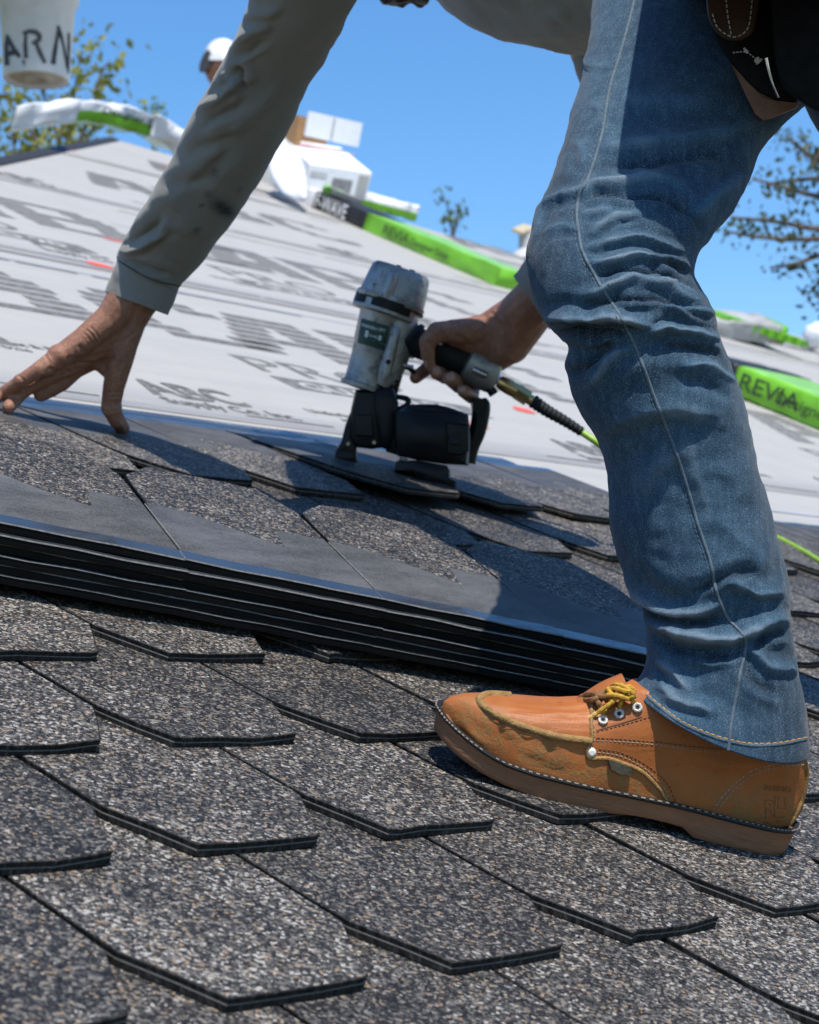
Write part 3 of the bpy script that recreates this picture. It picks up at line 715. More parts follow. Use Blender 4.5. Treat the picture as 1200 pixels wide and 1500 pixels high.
leafy('branching_tree', down(hub, 7), [P2(t, d + random.uniform(-.5, .5)) for t in tw], .05, 120, .045, M_LEAF2, 'dark leafy tree branches reaching in from the right edge', .10, 4)
# ================================================================ the roofer
NUP = np.array([0, 0, 1.])
def ring_axes(PL, PR):
    c = (PL+PR)/2; e1 = (PR-PL)/2; v = c - CAM; v /= np.linalg.norm(v); d = e1/np.linalg.norm(e1); v = v - d*(v @ d); v /= np.linalg.norm(v); return c, e1, v
def loft(st, n=10, K=96, ex=1.0, close=(False, False)):
    """st rows: xL, yL, xR, yR, depth, thickness ratio -> grid of points (rows, K, 3)"""
    S = cr(np.array(st, float), n); G_ = np.zeros((len(S), K, 3))
    a = 2*np.pi*np.arange(K)/K; ca, sa = np.cos(a), np.sin(a)
    ca = np.sign(ca)*np.abs(ca)**ex; sa = np.sign(sa)*np.abs(sa)**ex
    for i, r in enumerate(S):
        c, e1, v = ring_axes(at(r[0], r[1], r[4]), at(r[2], r[3], r[4])); e2 = v*np.linalg.norm(e1)*r[5]
        G_[i] = c + ca[:, None]*e1 + sa[:, None]*e2
    return G_
def grid_normals(G_):
    du = np.gradient(G_, axis=0); dv = np.roll(G_, -1, 1) - np.roll(G_, 1, 1)
    N = np.cross(du, dv); N /= np.linalg.norm(N, axis=2)[..., None] + 1e-12
    c = G_.mean(1, keepdims=True); s = np.sign(((G_-c)*N).sum(2).mean()); return N*s
def seg_dist(P, A, B):
    d = B-A; L = (d @ d) + 1e-9; t = np.clip(((P-A) @ d)/L, 0, 1); q = P - (A + t[..., None]*d); return np.hypot(q[..., 0], q[..., 1]), t
def sculpt(G_, folds, wear=None, both=.35, jitter=1.):
    """folds: (photo polyline, width px, height mm[, wear]) pressed into the camera side; a mirrored echo goes on the back"""
    N = grid_normals(G_); px = proj(G_)[..., :2]; v = G_ - CAM; v /= np.linalg.norm(v, axis=2)[..., None]
    face = np.clip(-(N*v).sum(2)*2.2 + .25, 0, 1); back = np.clip((N*v).sum(2)*2.2, 0, 1)*both
    D = np.zeros(G_.shape[:2]); Wr = np.zeros(G_.shape[:2])
    jit = np.array([[[noise.noise(Vector((x*.02, y*.02, 1.3)))*7 + noise.noise(Vector((x*.06, y*.06, 4.))) * 3, noise.noise(Vector((x*.02, y*.02, 9.1)))*7 + noise.noise(Vector((x*.06, y*.06, 2.)))*3] for x, y in row] for row in px])*min(1., jitter)
    px = px + jit
    for f in folds:
        poly = cr(np.array(f[0], float), 6) if len(f[0]) > 2 else np.array(f[0], float); w, h = f[1], f[2]
        L = np.linalg.norm(np.diff(poly, axis=0), axis=1); cum = np.concatenate([[0], np.cumsum(L)])/L.sum()
        best = np.full(D.shape, 1e9); bt = np.zeros(D.shape); side = np.zeros(D.shape)
        for i in range(len(poly)-1):
            d, t = seg_dist(px, poly[i], poly[i+1]); m = d < best; best = np.where(m, d, best); bt = np.where(m, cum[i] + t*(cum[i+1]-cum[i]), bt)
            dd = poly[i+1]-poly[i]; cs = (px[..., 0]-poly[i][0])*dd[1] - (px[..., 1]-poly[i][1])*dd[0]; side = np.where(m, np.sign(cs), side)
        tp = np.clip(np.minimum(bt, 1-bt)*4, 0, 1)**.7
        ww = w*np.where(side > 0, 1.35, .75)
        ww = ww*.78; prof = .72*np.exp(-(best/ww)**2) + .55*np.exp(-(best/(ww*.38))**2) - .60*np.exp(-((best-1.7*ww)/(ww*.8))**2)
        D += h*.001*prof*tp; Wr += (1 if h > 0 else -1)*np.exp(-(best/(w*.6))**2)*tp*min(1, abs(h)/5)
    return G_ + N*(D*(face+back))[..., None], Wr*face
def wrinkle(G_, amp, fu, fv, seed, stretch=(1, 1, 1)):
    N = grid_normals(G_); D = np.zeros(G_.shape[:2])
    for i in range(G_.shape[0]):
        for k in range(G_.shape[1]):
            p = G_[i, k]; D[i, k] = noise.noise(Vector((p[0]*fu*stretch[0]+seed, p[1]*fu*stretch[1], p[2]*fv*stretch[2]))) + .45*noise.noise(Vector((p[0]*fu*2.3, p[1]*fu*2.3+seed, p[2]*fv*2.3)))
    return G_ + N*(D*amp)[..., None]
def grid_faces(n, K, cap0=False, cap1=False, off=0):
    F = [(off+i*K+k, off+i*K+(k+1) % K, off+(i+1)*K+(k+1) % K, off+(i+1)*K+k) for i in range(n-1) for k in range(K)]
    if cap0: F.append(tuple(off+k for k in range(K))[::-1])
    if cap1: F.append(tuple(off+(n-1)*K+k for k in range(K)))
    return F
def set_attr(o, name, vals):
    a = o.data.attributes.new(name, 'FLOAT', 'POINT'); a.data.foreach_set('value', np.asarray(vals, np.float32).ravel())
def fixn(o):
    bm = bmesh.new(); bm.from_mesh(o.data); bmesh.ops.recalc_face_normals(bm, faces=bm.faces); bm.to_mesh(o.data); bm.free(); return o
class Surf:
    """surface of a finished mesh, for laying seams, stitches and marks on it"""
    def __init__(s, V, F): s.t = BVHTree.FromPolygons([Vector(v) for v in V], [tuple(f) for f in F])
    def hit(s, x, y):
        r = ray(x, y); r = r/np.linalg.norm(r); h = s.t.ray_cast(Vector(CAM), Vector(r))
        if h[0] is None: return None, None
        n = np.array(h[1]); return np.array(h[0]), (n if n @ r < 0 else -n)
    def path(s, pts, step=3., off=0.):
        P = np.array(pts, float); P = cr(P, 10) if len(P) > 2 else P; out = []
        L = np.concatenate([[0], np.cumsum(np.linalg.norm(np.diff(P, axis=0), axis=1))]); n = max(2, int(L[-1]/step)+1)
        for q in np.linspace(0, L[-1], n):
            h, nn = s.hit(np.interp(q, L, P[:, 0]), np.interp(q, L, P[:, 1]))
            if h is not None: out.append((h + nn*off, nn))
        return out
    def ribbon(s, mb, pts, w, h, mi=0, step=4., off=0., taper=False):
        """flattened raised band along a photo polyline"""
        P = s.path(pts, step, off)
        if len(P) < 2: return
        X = np.array([p for p, _ in P]); Nn = np.array([n for _, n in P]); T = np.gradient(X, axis=0); T /= np.linalg.norm(T, axis=1)[:, None] + 1e-12
        B = np.cross(T, Nn); B /= np.linalg.norm(B, axis=1)[:, None] + 1e-12; V = []; prof = [(-1, -.25), (-.8, .6), (-.35, 1), (.35, 1), (.8, .6), (1, -.25)]
        for i, (x, n_, b_) in enumerate(zip(X, Nn, B)):
            f = 1. if not taper else min(1, .3 + 3*min(i, len(X)-1-i)/len(X))
            V += [x + b_*w*f*u + n_*h*v for u, v in prof]
        K = len(prof); F = [(i*K+k, i*K+k+1, (i+1)*K+k+1, (i+1)*K+k) for i in range(len(X)-1) for k in range(K-1)] + [tuple(range(K))[::-1], tuple(range((len(X)-1)*K, len(X)*K))]
        mb.add(V, F, mi)
    def stitches(s, mb, pts, dash=6., gap=3., r=.0006, mi=0, jit=.3):
        P = np.array(pts, float); P = cr(P, 10) if len(P) > 2 else P
        L = np.concatenate([[0], np.cumsum(np.linalg.norm(np.diff(P, axis=0), axis=1))]); q = 0
        while q < L[-1]:
            e_ = min(q + dash*random.uniform(.85, 1.1), L[-1]); pp = []
            for f in np.linspace(q, e_, 4):
                h, n_ = s.hit(np.interp(f, L, P[:, 0]) + random.uniform(-jit, jit)*.5, np.interp(f, L, P[:, 1]) + random.uniform(-jit, jit)*.5)
                if h is not None: pp.append(h + n_*r*.5)
            if len(pp) >= 3: mb.tube(pp, [r*.5]+[r]*(len(pp)-2)+[r*.5], 5, mi)
            q = e_ + gap
    def decal(s, V2, F2, fn, off=.0006):
        """flat 2-D mesh mapped through fn(x, y) -> photo point, laid on the surface"""
        P = []; 
        for v in V2:
            h, n_ = s.hit(*fn(v[0], v[1]))
            if h is None: return None, None
            P.append(h + n_*off)
        return P, F2

roofer = empty('person', on(1050, 1200, 0), 'roofer in blue jeans and grey long sleeved shirt bending over to nail shingles', 'person')

# ---------------------------------------------------------------- cloth materials
def denim_mat():
    g = G('denim', .85, spec=.15)
    w = g.attr('wear'); p = g.pos()
    f1 = g.noise(850, 2, .7, p); f2 = g.noise(1500, 1, .5, g.scale((1, 1, .35), p)); big = g.noise(9, 4, .6, p); slub = g.noise(160, 3, .6, g.scale((1, 1, .12), p))
    k = g.math('ADD', w, g.math('MULTIPLY', g.math('SUBTRACT', big, .5), .55))
    base = g.ramp(k, [(0., (.005, .014, .027)), (.28, (.012, .032, .054)), (.6, (.036, .083, .130)), (1., (.21, .265, .31))])
    sp = g.math('ADD', g.math('MULTIPLY', g.math('SUBTRACT', f1, .5), 2.4), g.math('MULTIPLY', g.math('SUBTRACT', slub, .5), .9))
    col = g.mix(g.math('MULTIPLY', g.math('MAXIMUM', sp, 0.), 1.0, True), base, (.155, .21, .26))
    col = g.mix(g.math('MULTIPLY', g.math('MAXIMUM', g.math('MULTIPLY', sp, -1.), 0.), 1.1, True), col, (.012, .022, .042))
    g.set('Base Color', col); g.bump(g.math('ADD', g.math('MULTIPLY', f1, .7), f2), .4, .0012)
    g.set('Sheen Weight', .12); return g.m
M_DENIM = denim_mat()
M_SEAM = plain('faded denim seam', (.085, .118, .145), .85, var=.35, vs=400)
M_THREAD = plain('orange thread', (.42, .22, .04), .7, var=.2, vs=300)
def shirt_mat():
    g = G('grey knit', .9, spec=.12); p = g.pos(); st = g.attr('stain')
    f = g.noise(700, 2, .6, p); big = g.noise(11, 5, .6, p)
    c = g.mix(g.math('ADD', g.math('MULTIPLY', f, .7), g.math('MULTIPLY', big, .4)), (.132, .128, .116), (.265, .256, .230))
    c = g.mix(g.ramp(g.noise(26, 4, .7, p), [(.58, 0.), (.72, .45)]), c, (.22, .215, .185))
    c = g.mix(st, c, (.022, .022, .022)); g.set('Base Color', c); g.bump(g.math('ADD', f, g.noise(120, 2)), .35, .0012); g.set('Sheen Weight', .2); return g.m
M_SHIRT = shirt_mat()

# ---------------------------------------------------------------- left leg of the jeans (the near one)
LEG = [
 (922,1004,1186,1103,1.780,.64), (937, 992,1185,1080,1.780,.66), (946, 972,1180,1040,1.781,.68), (947, 942,1166, 965,1.782,.72), (943, 900,1158, 900,1.784,.76), (922, 860,1157, 860,1.785,.80),
 (906, 820,1147, 820,1.784,.80), (895, 780,1136, 780,1.783,.80), (893, 735,1124, 735,1.778,.80), (889, 690,1112, 690,1.773,.82), (875, 645,1101, 642,1.768,.84), (851, 608,1093, 605,1.763,.85),
 (836, 572,1084, 570,1.758,.85), (829, 535,1072, 540,1.754,.86), (833, 508,1060, 508,1.752,.86), (812, 486,1052, 482,1.750,.86), (788, 452,1043, 452,1.752,.86), (774, 405,1019, 405,1.758,.86),
 (772, 365,1022, 372,1.768,.86), (782, 325,1050, 338,1.785,.86), (800, 280,1080, 297,1.805,.85), (816, 235,1100, 258,1.83,.84), (833, 180,1122, 207,1.86,.84), (849, 120,1172, 160,1.90,.82),
 (861,  60,1235, 120,1.94,.80), (868,   0,1300,  80,1.99,.78), (880, -70,1350,  20,2.04,.76), (930,-150,1390, -60,2.08,.74), (1000,-210,1400,-130,2.10,.70)]
LG = loft(LEG, 13, 160)
FO = [
 ([(776,360),(800,300),(845,283),(900,268),(970,262),(1025,290)], 11, 4.5), ([(846,286),(905,283),(960,292),(1010,318),(1030,345)], 9, -4.0),
 ([(850,315),(875,310),(898,303)], 7, 3.5), ([(852,345),(880,330),(905,316),(940,312)], 8, 4.0), ([(790,345),(820,335),(846,338)], 10, 3.0),
 ([(858,385),(895,382),(940,376),(985,390)], 9, 5.0), ([(862,402),(900,398),(950,400),(1000,412)], 7, -4.5), ([(848,365),(900,352),(955,350),(1010,372)], 8, 3.5),
 ([(836,442),(870,428),(905,415),(935,411),(980,424),(1040,445)], 10, 5.0), ([(850,452),(890,440),(935,435),(985,446),(1045,470)], 8, -4.0),
 ([(798,470),(830,462),(870,464),(915,468),(960,480)], 11, 8.5), ([(815,492),(850,486),(890,487),(920,492)], 10, -6.5),
 ([(1052,462),(1010,452),(970,450)], 9, 4.0), ([(1060,500),(1020,486),(980,482),(940,490)], 10, 4.5), ([(1068,528),(1020,510),(975,510)], 9, -3.5), ([(1082,562),(1040,540),(990,532)], 12, 4.0),
 ([(1018,400),(985,388),(950,384)], 8, -4.5), ([(1030,428),(1000,418),(960,414)], 8, 4),
 ([(860,572),(880,545),(905,522),(930,515)], 14, 4.5), ([(838,560),(860,530),(895,505)], 12, -3.5), ([(880,640),(930,610),(990,600),(1060,612)], 22, 2.5), ([(930,740),(960,690),(1010,650)], 26, 1.6),
 ([(1050,760),(1090,790),(1120,830)], 22, 1.6), ([(1000,640),(1020,700),(1040,770)], 20, 1.6),
 ([(908,838),(935,872),(975,895),(1020,898),(1060,885)], 13, 5.5), ([(928,880),(965,908),(1010,918),(1060,908)], 10, -5.0), ([(945,905),(985,925),(1035,938),(1085,930),(1130,912),(1158,905)], 14, 6.5),
 ([(950,938),(1000,955),(1050,962),(1090,950)], 12, -4.5), ([(1100,950),(1130,935),(1160,925)], 10, -4.0), ([(958,965),(985,985),(1010,1015)], 12, 3.5), ([(1090,940),(1120,975),(1175,985)], 12, 4.0), ([(1085,960),(1100,1000),(1150,1015)], 14, -3.0),
 ([(965,1000),(1000,1030),(1050,1045)], 14, 2.5), ([(1060,850),(1100,868),(1155,862)], 12, 3.5), ([(1010,870),(1060,850),(1110,835)], 12, -3.0),
 ([(880,215),(950,212),(1040,200),(1110,180)], 16, 3.5), ([(875,240),(950,238),(1040,232),(1095,245)], 14, -3.5), ([(860,150),(880,165),(880,190)], 10, 2.0), ([(838,205),(855,225),(862,255)], 12, 2.5), ([(850,80),(870,95),(895,92)], 10, 1.8),
 ([(1095,258),(1040,290),(1000,330)], 16, 3.0), ([(900,130),(960,150),(1050,150)], 18, 2.0)]
a_ = 2*np.pi*np.arange(160)/160; dnv = M @ np.array([0, 1., 0])            # the hem hangs lower on the near side
for i in range(len(LG)): LG[i] += (np.clip(-np.sin(a_), 0, 1)**1.3)[:, None]*dnv*40*1.78/FPX*max(0, 1-i/34)**1.2
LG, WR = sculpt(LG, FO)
LG = wrinkle(LG, .0016, 22, 34, 3.3); LG = wrinkle(LG, .0007, 70, 90, 8.1)
px_ = proj(LG)[..., :2]
fade = np.exp(-((px_[..., 0]-(905+.10*(px_[..., 1]-300)))/95)**2)*np.clip((620-px_[..., 1])/250, .3, 1)
low = np.exp(-((px_[..., 0]-1020)/120)**2)*np.clip((px_[..., 1]-520)/140, 0, 1)
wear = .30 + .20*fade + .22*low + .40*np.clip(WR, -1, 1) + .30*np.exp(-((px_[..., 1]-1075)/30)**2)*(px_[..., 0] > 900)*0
V1, K = LG.reshape(-1, 3), 160
n1 = LG.shape[0]
# turned-in hem
c0 = LG[0].mean(0); hem_in = [LG[0] + (c0-LG[0])*.035, LG[3] + (LG[3].mean(0)-LG[3])*.05]
Vh = np.vstack([V1, hem_in[0], hem_in[1]]); F1 = grid_faces(n1, K, False, True)
F1 += [(k, n1*K+k, n1*K+(k+1) % K, (k+1) % K) for k in range(K)] + [(n1*K+k, (n1+1)*K+k, (n1+1)*K+(k+1) % K, n1*K+(k+1) % K) for k in range(K)]
wear_all = np.concatenate([wear.ravel(), np.full(2*K, .2)])
# the far leg, stepping off to the right, and the seat
LEG2 = [(1440,960,1600,985,2.32,.8), (1435,860,1590,860,2.31,.8), (1420,720,1590,720,2.30,.82), (1390,560,1580,560,2.28,.84), (1345,420,1560,420,2.27,.84), (1270,300,1530,290,2.25,.84), (1200,190,1490,170,2.24,.82), (1140,80,1440,40,2.23,.8), (1100,0,1400,-60,2.22,.8)]
L2 = wrinkle(loft(LEG2, 6, 48), .004, 14, 20, 5.)
SEAT = [(1010,45,1010,-260,2.08,1.50), (1080,70,1090,-265,2.06,1.50), (1180,110,1180,-260,2.06,1.45), (1290,120,1290,-230,2.10,1.15), (1370,60,1370,-170,2.12,.8), (1390,0,1390,-110,2.13,.4)]
S2 = wrinkle(loft(SEAT, 5, 48), .004, 12, 12, 6.)
b = len(Vh); Vj = np.vstack([Vh, L2.reshape(-1, 3), S2.reshape(-1, 3)]); F2 = grid_faces(L2.shape[0], 48, True, True, b); b2 = b + L2.shape[0]*48; F2 += grid_faces(S2.shape[0], 48, True, True, b2)
jeans = part('jeans', Vj, F1+F2, M_DENIM, roofer); fixn(jeans)
set_attr(jeans, 'wear', np.concatenate([wear_all, np.full(len(Vj)-len(wear_all), .3)]))
jeans['label'] = 'faded blue denim jeans'
SJ = Surf(V1, grid_faces(n1, K))
OUT = [(934,-20),(922,30),(908,80),(893,130),(882,195),(864,255),(850,283),(845,310),(848,340),(855,372),(884,425),(910,465),(936,520),(962,590),(986,650),(1006,710),(1023,770),(1040,820),(1050,868),(1066,905),(1092,938),(1084,990),(1073,1050),(1067,1099)]
mb = MB(); SJ.ribbon(mb, OUT, .0015, .0012, step=4); o = mb.build('outseam', M_SEAM, jeans)
mb = MB(); SJ.stitches(mb, [(x-6, y) for x, y in OUT[2:-2]], 5, 3, .00045); o = mb.build('seam_stitching', M_SEAM, jeans); o['kind'] = 'stuff'
HEM = [(930,1000),(945,1014),(968,1034),(998,1056),(1035,1073),(1067,1083),(1100,1089),(1140,1088),(1182,1080)]
mb = MB(); SJ.stitches(mb, HEM, 7, 2.4, .0007); o = mb.build('hem_stitching', M_THREAD, jeans); o['kind'] = 'stuff'
mb = MB(); SJ.ribbon(mb, [(x, y+2.5) for x, y in HEM], .0014, .0008); mb.build('hem_fold', M_SEAM, jeans)

# ---------------------------------------------------------------- shirt: torso and both sleeves
def edges(st, n, K, seed, amp, folds=()):
    g_ = loft(st, n, K); wr = np.zeros(g_.shape[:2])
    if folds: g_, wr = sculpt(g_, folds)
    return wrinkle(g_, amp, 22, 30, seed)
SLV = [(155,428,247,462,2.665,.92), (160,412,253,446,2.662,.92), (166,396,260,428,2.658,.93), (172,383,266,416,2.655,.95), (173,372,276,406,2.652,.98), (182,352,294,385,2.635,.98), (200,322,322,348,2.605,.96), (222,284,362,296,2.572,.95),
       (250,232,392,246,2.53,.95), (274,182,424,190,2.485,.95), (302,132,450,132,2.44,.95), (328,86,482,78,2.395,.95), (350,40,503,42,2.35,.95), (364,0,522,0,2.31,.96), (376,-50,550,-50,2.26,.97), (400,-110,600,-100,2.22,.97), (450,-190,680,-150,2.20,.95), (520,-255,740,-190,2.25,.95), (610,-290,780,-230,2.34,.7)]
SFO = [([(178,374),(205,365),(235,346),(252,338)], 8, 8.45), ([(182,388),(215,392),(255,405)], 7, -5.20), ([(190,352),(215,338),(240,318)], 10, -5.20), ([(215,300),(250,300),(290,330)], 16, 3.25), ([(262,262),(300,240),(330,200)], 16, 3.25),
       ([(292,160),(315,150),(340,130),(372,118)], 9, 5.85), ([(300,180),(330,170),(365,150)], 9, -5.85), ([(322,105),(335,125),(345,145)], 8, 5.85), ([(342,95),(350,115),(352,140)], 8, -5.85), ([(345,62),(370,50),(400,36)], 10, 5.20), ([(338,82),(368,76),(395,62)], 8, -5.85),
       ([(355,30),(385,25),(420,10)], 10, 3.90), ([(320,200),(350,185),(385,150),(410,110)], 14, 3.90), ([(280,215),(310,215),(345,200)], 10, -3.90), ([(240,275),(275,268),(310,262)], 13, -3.25), ([(300,300),(330,260),(370,215)], 18, 3.25), ([(225,330),(262,330),(300,345)], 12, 3.25), ([(200,400),(235,415),(255,425)], 6, 1.95)]
A1 = edges(SLV, 9, 96, 2.2, .0022, SFO)
RS = [(752,404,806,484,2.885,.95), (764,388,822,470,2.875,.97), (800,345,868,425,2.84,1.), (845,290,930,350,2.80,1.), (868,215,975,250,2.78,1.), (858,150,960,120,2.76,1.), (828,60,930,10,2.74,1.), (770,-30,880,-90,2.72,1.), (690,-110,800,-190,2.70,1.), (620,-180,700,-250,2.68,.8)]
A2_ = edges(RS, 8, 64, 4.1, .004)
TOR = [(1030,45,1060,-270,2.12,1.40), (960,60,980,-285,2.16,1.62), (900,64,915,-300,2.20,1.68), (865,64,870,-305,2.23,1.72), (825,63,820,-312,2.27,1.72), (775,55,750,-318,2.33,1.72), (702,30,665,-318,2.42,1.75), (640,-8,585,-300,2.50,1.7), (600,-60,535,-250,2.56,1.75), (580,-110,520,-200,2.60,.9)]
TFO = [([(640,10),(720,48),(800,52),(860,50)], 12, 4), ([(700,-20),(780,10),(860,15)], 14, -4), ([(760,40),(800,30),(850,10)], 10, 4)]
T1 = edges(TOR, 8, 96, 9.2, .004, TFO)
Vs = np.vstack([A1.reshape(-1, 3), A2_.reshape(-1, 3), T1.reshape(-1, 3)]); Fs = grid_faces(A1.shape[0], 96, False, True)
b = A1.shape[0]*96; Fs += grid_faces(A2_.shape[0], 64, False, True, b); b += A2_.shape[0]*64; Fs += grid_faces(T1.shape[0], 96, True, True, b)
# cuffs turned inwards
nb = len(Vs); c0 = A1[0].mean(0); c3 = A1[2].mean(0); Vs = np.vstack([Vs, A1[0] + (c0-A1[0])*.07, A1[6] + (A1[6].mean(0)-A1[6])*.15]); Fs += [(k, nb+k, nb+(k+1) % 96, (k+1) % 96) for k in range(96)] + [(nb+k, nb+96+k, nb+96+(k+1) % 96, nb+(k+1) % 96) for k in range(96)]
shirt = part('shirt', Vs, Fs, M_SHIRT, roofer); fixn(shirt); shirt['label'] = 'stained grey long sleeved shirt'
pxs = proj(Vs)[:, :2]
st = np.exp(-(((pxs[:, 0]-328)*.85 + (pxs[:, 1]-306)*.55)/19)**2 - (((pxs[:, 1]-306)*.85 - (pxs[:, 0]-328)*.55)/9)**2)*1.4
for x, y, r in ((313, 252, 5), (288, 338, 5), (318, 262, 3), (305, 285, 4), (296, 300, 3), (350, 280, 3)): st += .8*np.exp(-(((pxs[:, 0]-x)**2 + (pxs[:, 1]-y)**2)/r**2))
set_attr(shirt, 'stain', np.clip(st, 0, 1))
SS = Surf(A1.reshape(-1, 3), grid_faces(A1.shape[0], 96))
mb = MB(); SS.ribbon(mb, [(174,382),(195,395),(225,410),(264,419)], .0012, .0010); mb.build('cuff_seam', plain('cuff seam', (.06, .066, .058), .9), shirt)
# ---------------------------------------------------------------- skin: hands, forearms, head as one body
def skin_mat(name, a, b, c):
    g = G(name, .48, spec=.38); p = g.pos(); f = g.noise(45, 5, .65, p); f2 = g.noise(420, 3, .6, p)
    col = g.mix(g.ramp(f, [(.35, 0.), (.68, 1.)]), a, b); col = g.mix(g.ramp(f2, [(.42, .45), (.6, 0.)]), col, c)
    col = g.mix(g.ramp(g.noise(130, 4, .7, p), [(.62, 0.), (.74, .4)]), col, c)
    g.set('Base Color', col); cr_ = g.vor(420, g.scale((1, 1, .55), p), 'Distance', 'DISTANCE_TO_EDGE'); 
    g.bump(g.math('ADD', g.math('MULTIPLY', g.ramp(cr_, [(0, 0.), (.12, 1.)]), .6), f2), .5, .0009)
    g.set('Subsurface Weight', .12); g.set('Subsurface Radius', (.008, .003, .0015)); g.set('Subsurface Scale', .4); return g.m
M_SKIN = skin_mat('skin', (.27, .122, .075), (.40, .205, .130), (.125, .055, .036))
def capsule(mb, p, q, r1, r2, seg=14, rings=5):
    p, q = np.array(p, float), np.array(q, float); ax_ = q-p; L = np.linalg.norm(ax_); ax_ = ax_/L if L > 1e-6 else np.array([0, 0, 1.])
    ref = np.array([1., 0, 0]) if abs(ax_[0]) < .8 else np.array([0, 1., 0]); u = np.cross(ax_, ref); u /= np.linalg.norm(u); w = np.cross(ax_, u); V = []
    prof = [(p, r1, -math.pi/2 + (i+.5)/(rings)*math.pi/2) for i in range(rings)] + [(q, r2, (i+.5)/(rings)*math.pi/2) for i in range(rings)]
    for c, r, a in prof:
        for k in range(seg):
            b = 2*math.pi*k/seg; V.append(c + ax_*r*math.sin(a) + (u*math.cos(b) + w*math.sin(b))*r*math.cos(a))
    n = len(prof); F = [(i*seg+k, i*seg+(k+1) % seg, (i+1)*seg+(k+1) % seg, (i+1)*seg+k) for i in range(n-1) for k in range(seg)] + [tuple(range(seg))[::-1], tuple(range((n-1)*seg, n*seg))]
    mb.add(V, F)
def chain(mb, pts):
    """pts: (x, y, depth, radius px)"""
    for a, b in zip(pts[:-1], pts[1:]): capsule(mb, at(*a[:3]), at(*b[:3]), a[3]*a[2]/FPX, b[3]*b[2]/FPX)
def fuse(mb, voxel, smooth_it=6, fac=.5):
    """voxel union of overlapping closed pieces -> one continuous skin (vertices in the roof frame, faces)"""
    me = bpy.data.meshes.new('tmp'); me.from_pydata([tuple(v) for v in mb.V], [], mb.F); bm = bmesh.new(); bm.from_mesh(me); bmesh.ops.recalc_face_normals(bm, faces=bm.faces); bm.to_mesh(me); bm.free()
    ob = bpy.data.objects.new('tmp', me); COL.objects.link(ob); m = ob.modifiers.new('r', 'REMESH'); m.mode = 'VOXEL'; m.voxel_size = voxel
    s_ = ob.modifiers.new('s', 'SMOOTH'); s_.factor = fac; s_.iterations = smooth_it
    ev = bpy.data.meshes.new_from_object(ob.evaluated_get(bpy.context.evaluated_depsgraph_get())); V = np.zeros(len(ev.vertices)*3); ev.vertices.foreach_get('co', V); F = [tuple(p.vertices) for p in ev.polygons]
    N = np.zeros(len(ev.vertices)*3); ev.vertex_normals.foreach_get('vector', N)
    bpy.data.objects.remove(ob); bpy.data.meshes.remove(me); bpy.data.meshes.remove(ev); return V.reshape(-1, 3), F, N.reshape(-1, 3)
def crease(V, N, lines):
    px = proj(V)[:, :2]; v = V - CAM; v /= np.linalg.norm(v, axis=1)[:, None]; face = np.clip(-(N*v).sum(1)*2+.2, 0, 1)
    for pts, w, h in lines:
        P = cr(np.array(pts, float), 6) if len(pts) > 2 else np.array(pts, float); best = np.full(len(V), 1e9)
        for a, b in zip(P[:-1], P[1:]): best = np.minimum(best, seg_dist(px, a, b)[0])
        V = V + N*(h*.001*(np.exp(-(best/w)**2) - .4*np.exp(-((best-2*w)/w)**2))*face)[:, None]
    return V
def dn(x, y, n): return proj(on(x, y, n))[2]
LH = MB()
chain(LH, [(236,352,2.64,38),(222,395,2.652,36),(205,436,2.662,31),(193,468,2.668,23),(183,500,2.672,21),(176,530,2.676,19),(167,565,2.69,16.5),(162,597,2.702,14.5),(172,616,2.712,12.5),(180,627,dn(182,631,.002),10.5)])
chain(LH, [(222,395,2.652,34),(190,430,2.655,31),(166,464,2.655,25),(128,494,2.648,20),(88,522,2.640,17)])
chain(LH, [(205,436,2.668,28),(178,475,2.672,28),(140,505,2.672,24),(98,536,2.668,15.5)])
chain(LH, [(185,470,2.690,24),(150,512,2.695,24),(112,540,2.692,14)])
chain(LH, [(185,470,2.70,18),(140,502,2.712,18),(95,528,2.715,12)])
chain(LH, [(160,505,2.685,24),(168,535,2.688,18)]); chain(LH, [(140,515,2.69,22),(160,540,2.692,15)])
chain(LH, [(88,522,2.640,17),(58,541,2.628,12.5),(30,559,2.632,10.5),(0,579,2.655,10),(-28,594,dn(-28,594,.003),9)])           # fingers
chain(LH, [(98,536,2.668,15),(62,556,2.655,12.5),(32,573,2.655,11),(22,586,2.655,11),(13,596,dn(12,599,.003),10)])
chain(LH, [(112,540,2.692,14),(92,560,2.680,12.3),(74,571,2.672,11.8),(60,578,2.668,11)])
chain(LH, [(95,528,2.715,12),(60,548,2.72,10),(25,566,2.72,9),(-5,582,2.72,8)])
for x, y, d, r in ((30,558,2.632,11.2),(33,573,2.654,11.7),(90,560,2.678,12.8),(86,521,2.638,17.8),(163,597,2.700,15.2),(62,554,2.653,12.9)): capsule(LH, at(x, y, d), at(x+1, y, d), r*d/FPX, r*d/FPX)
VL, FL, NL = fuse(LH, .0018, 7)
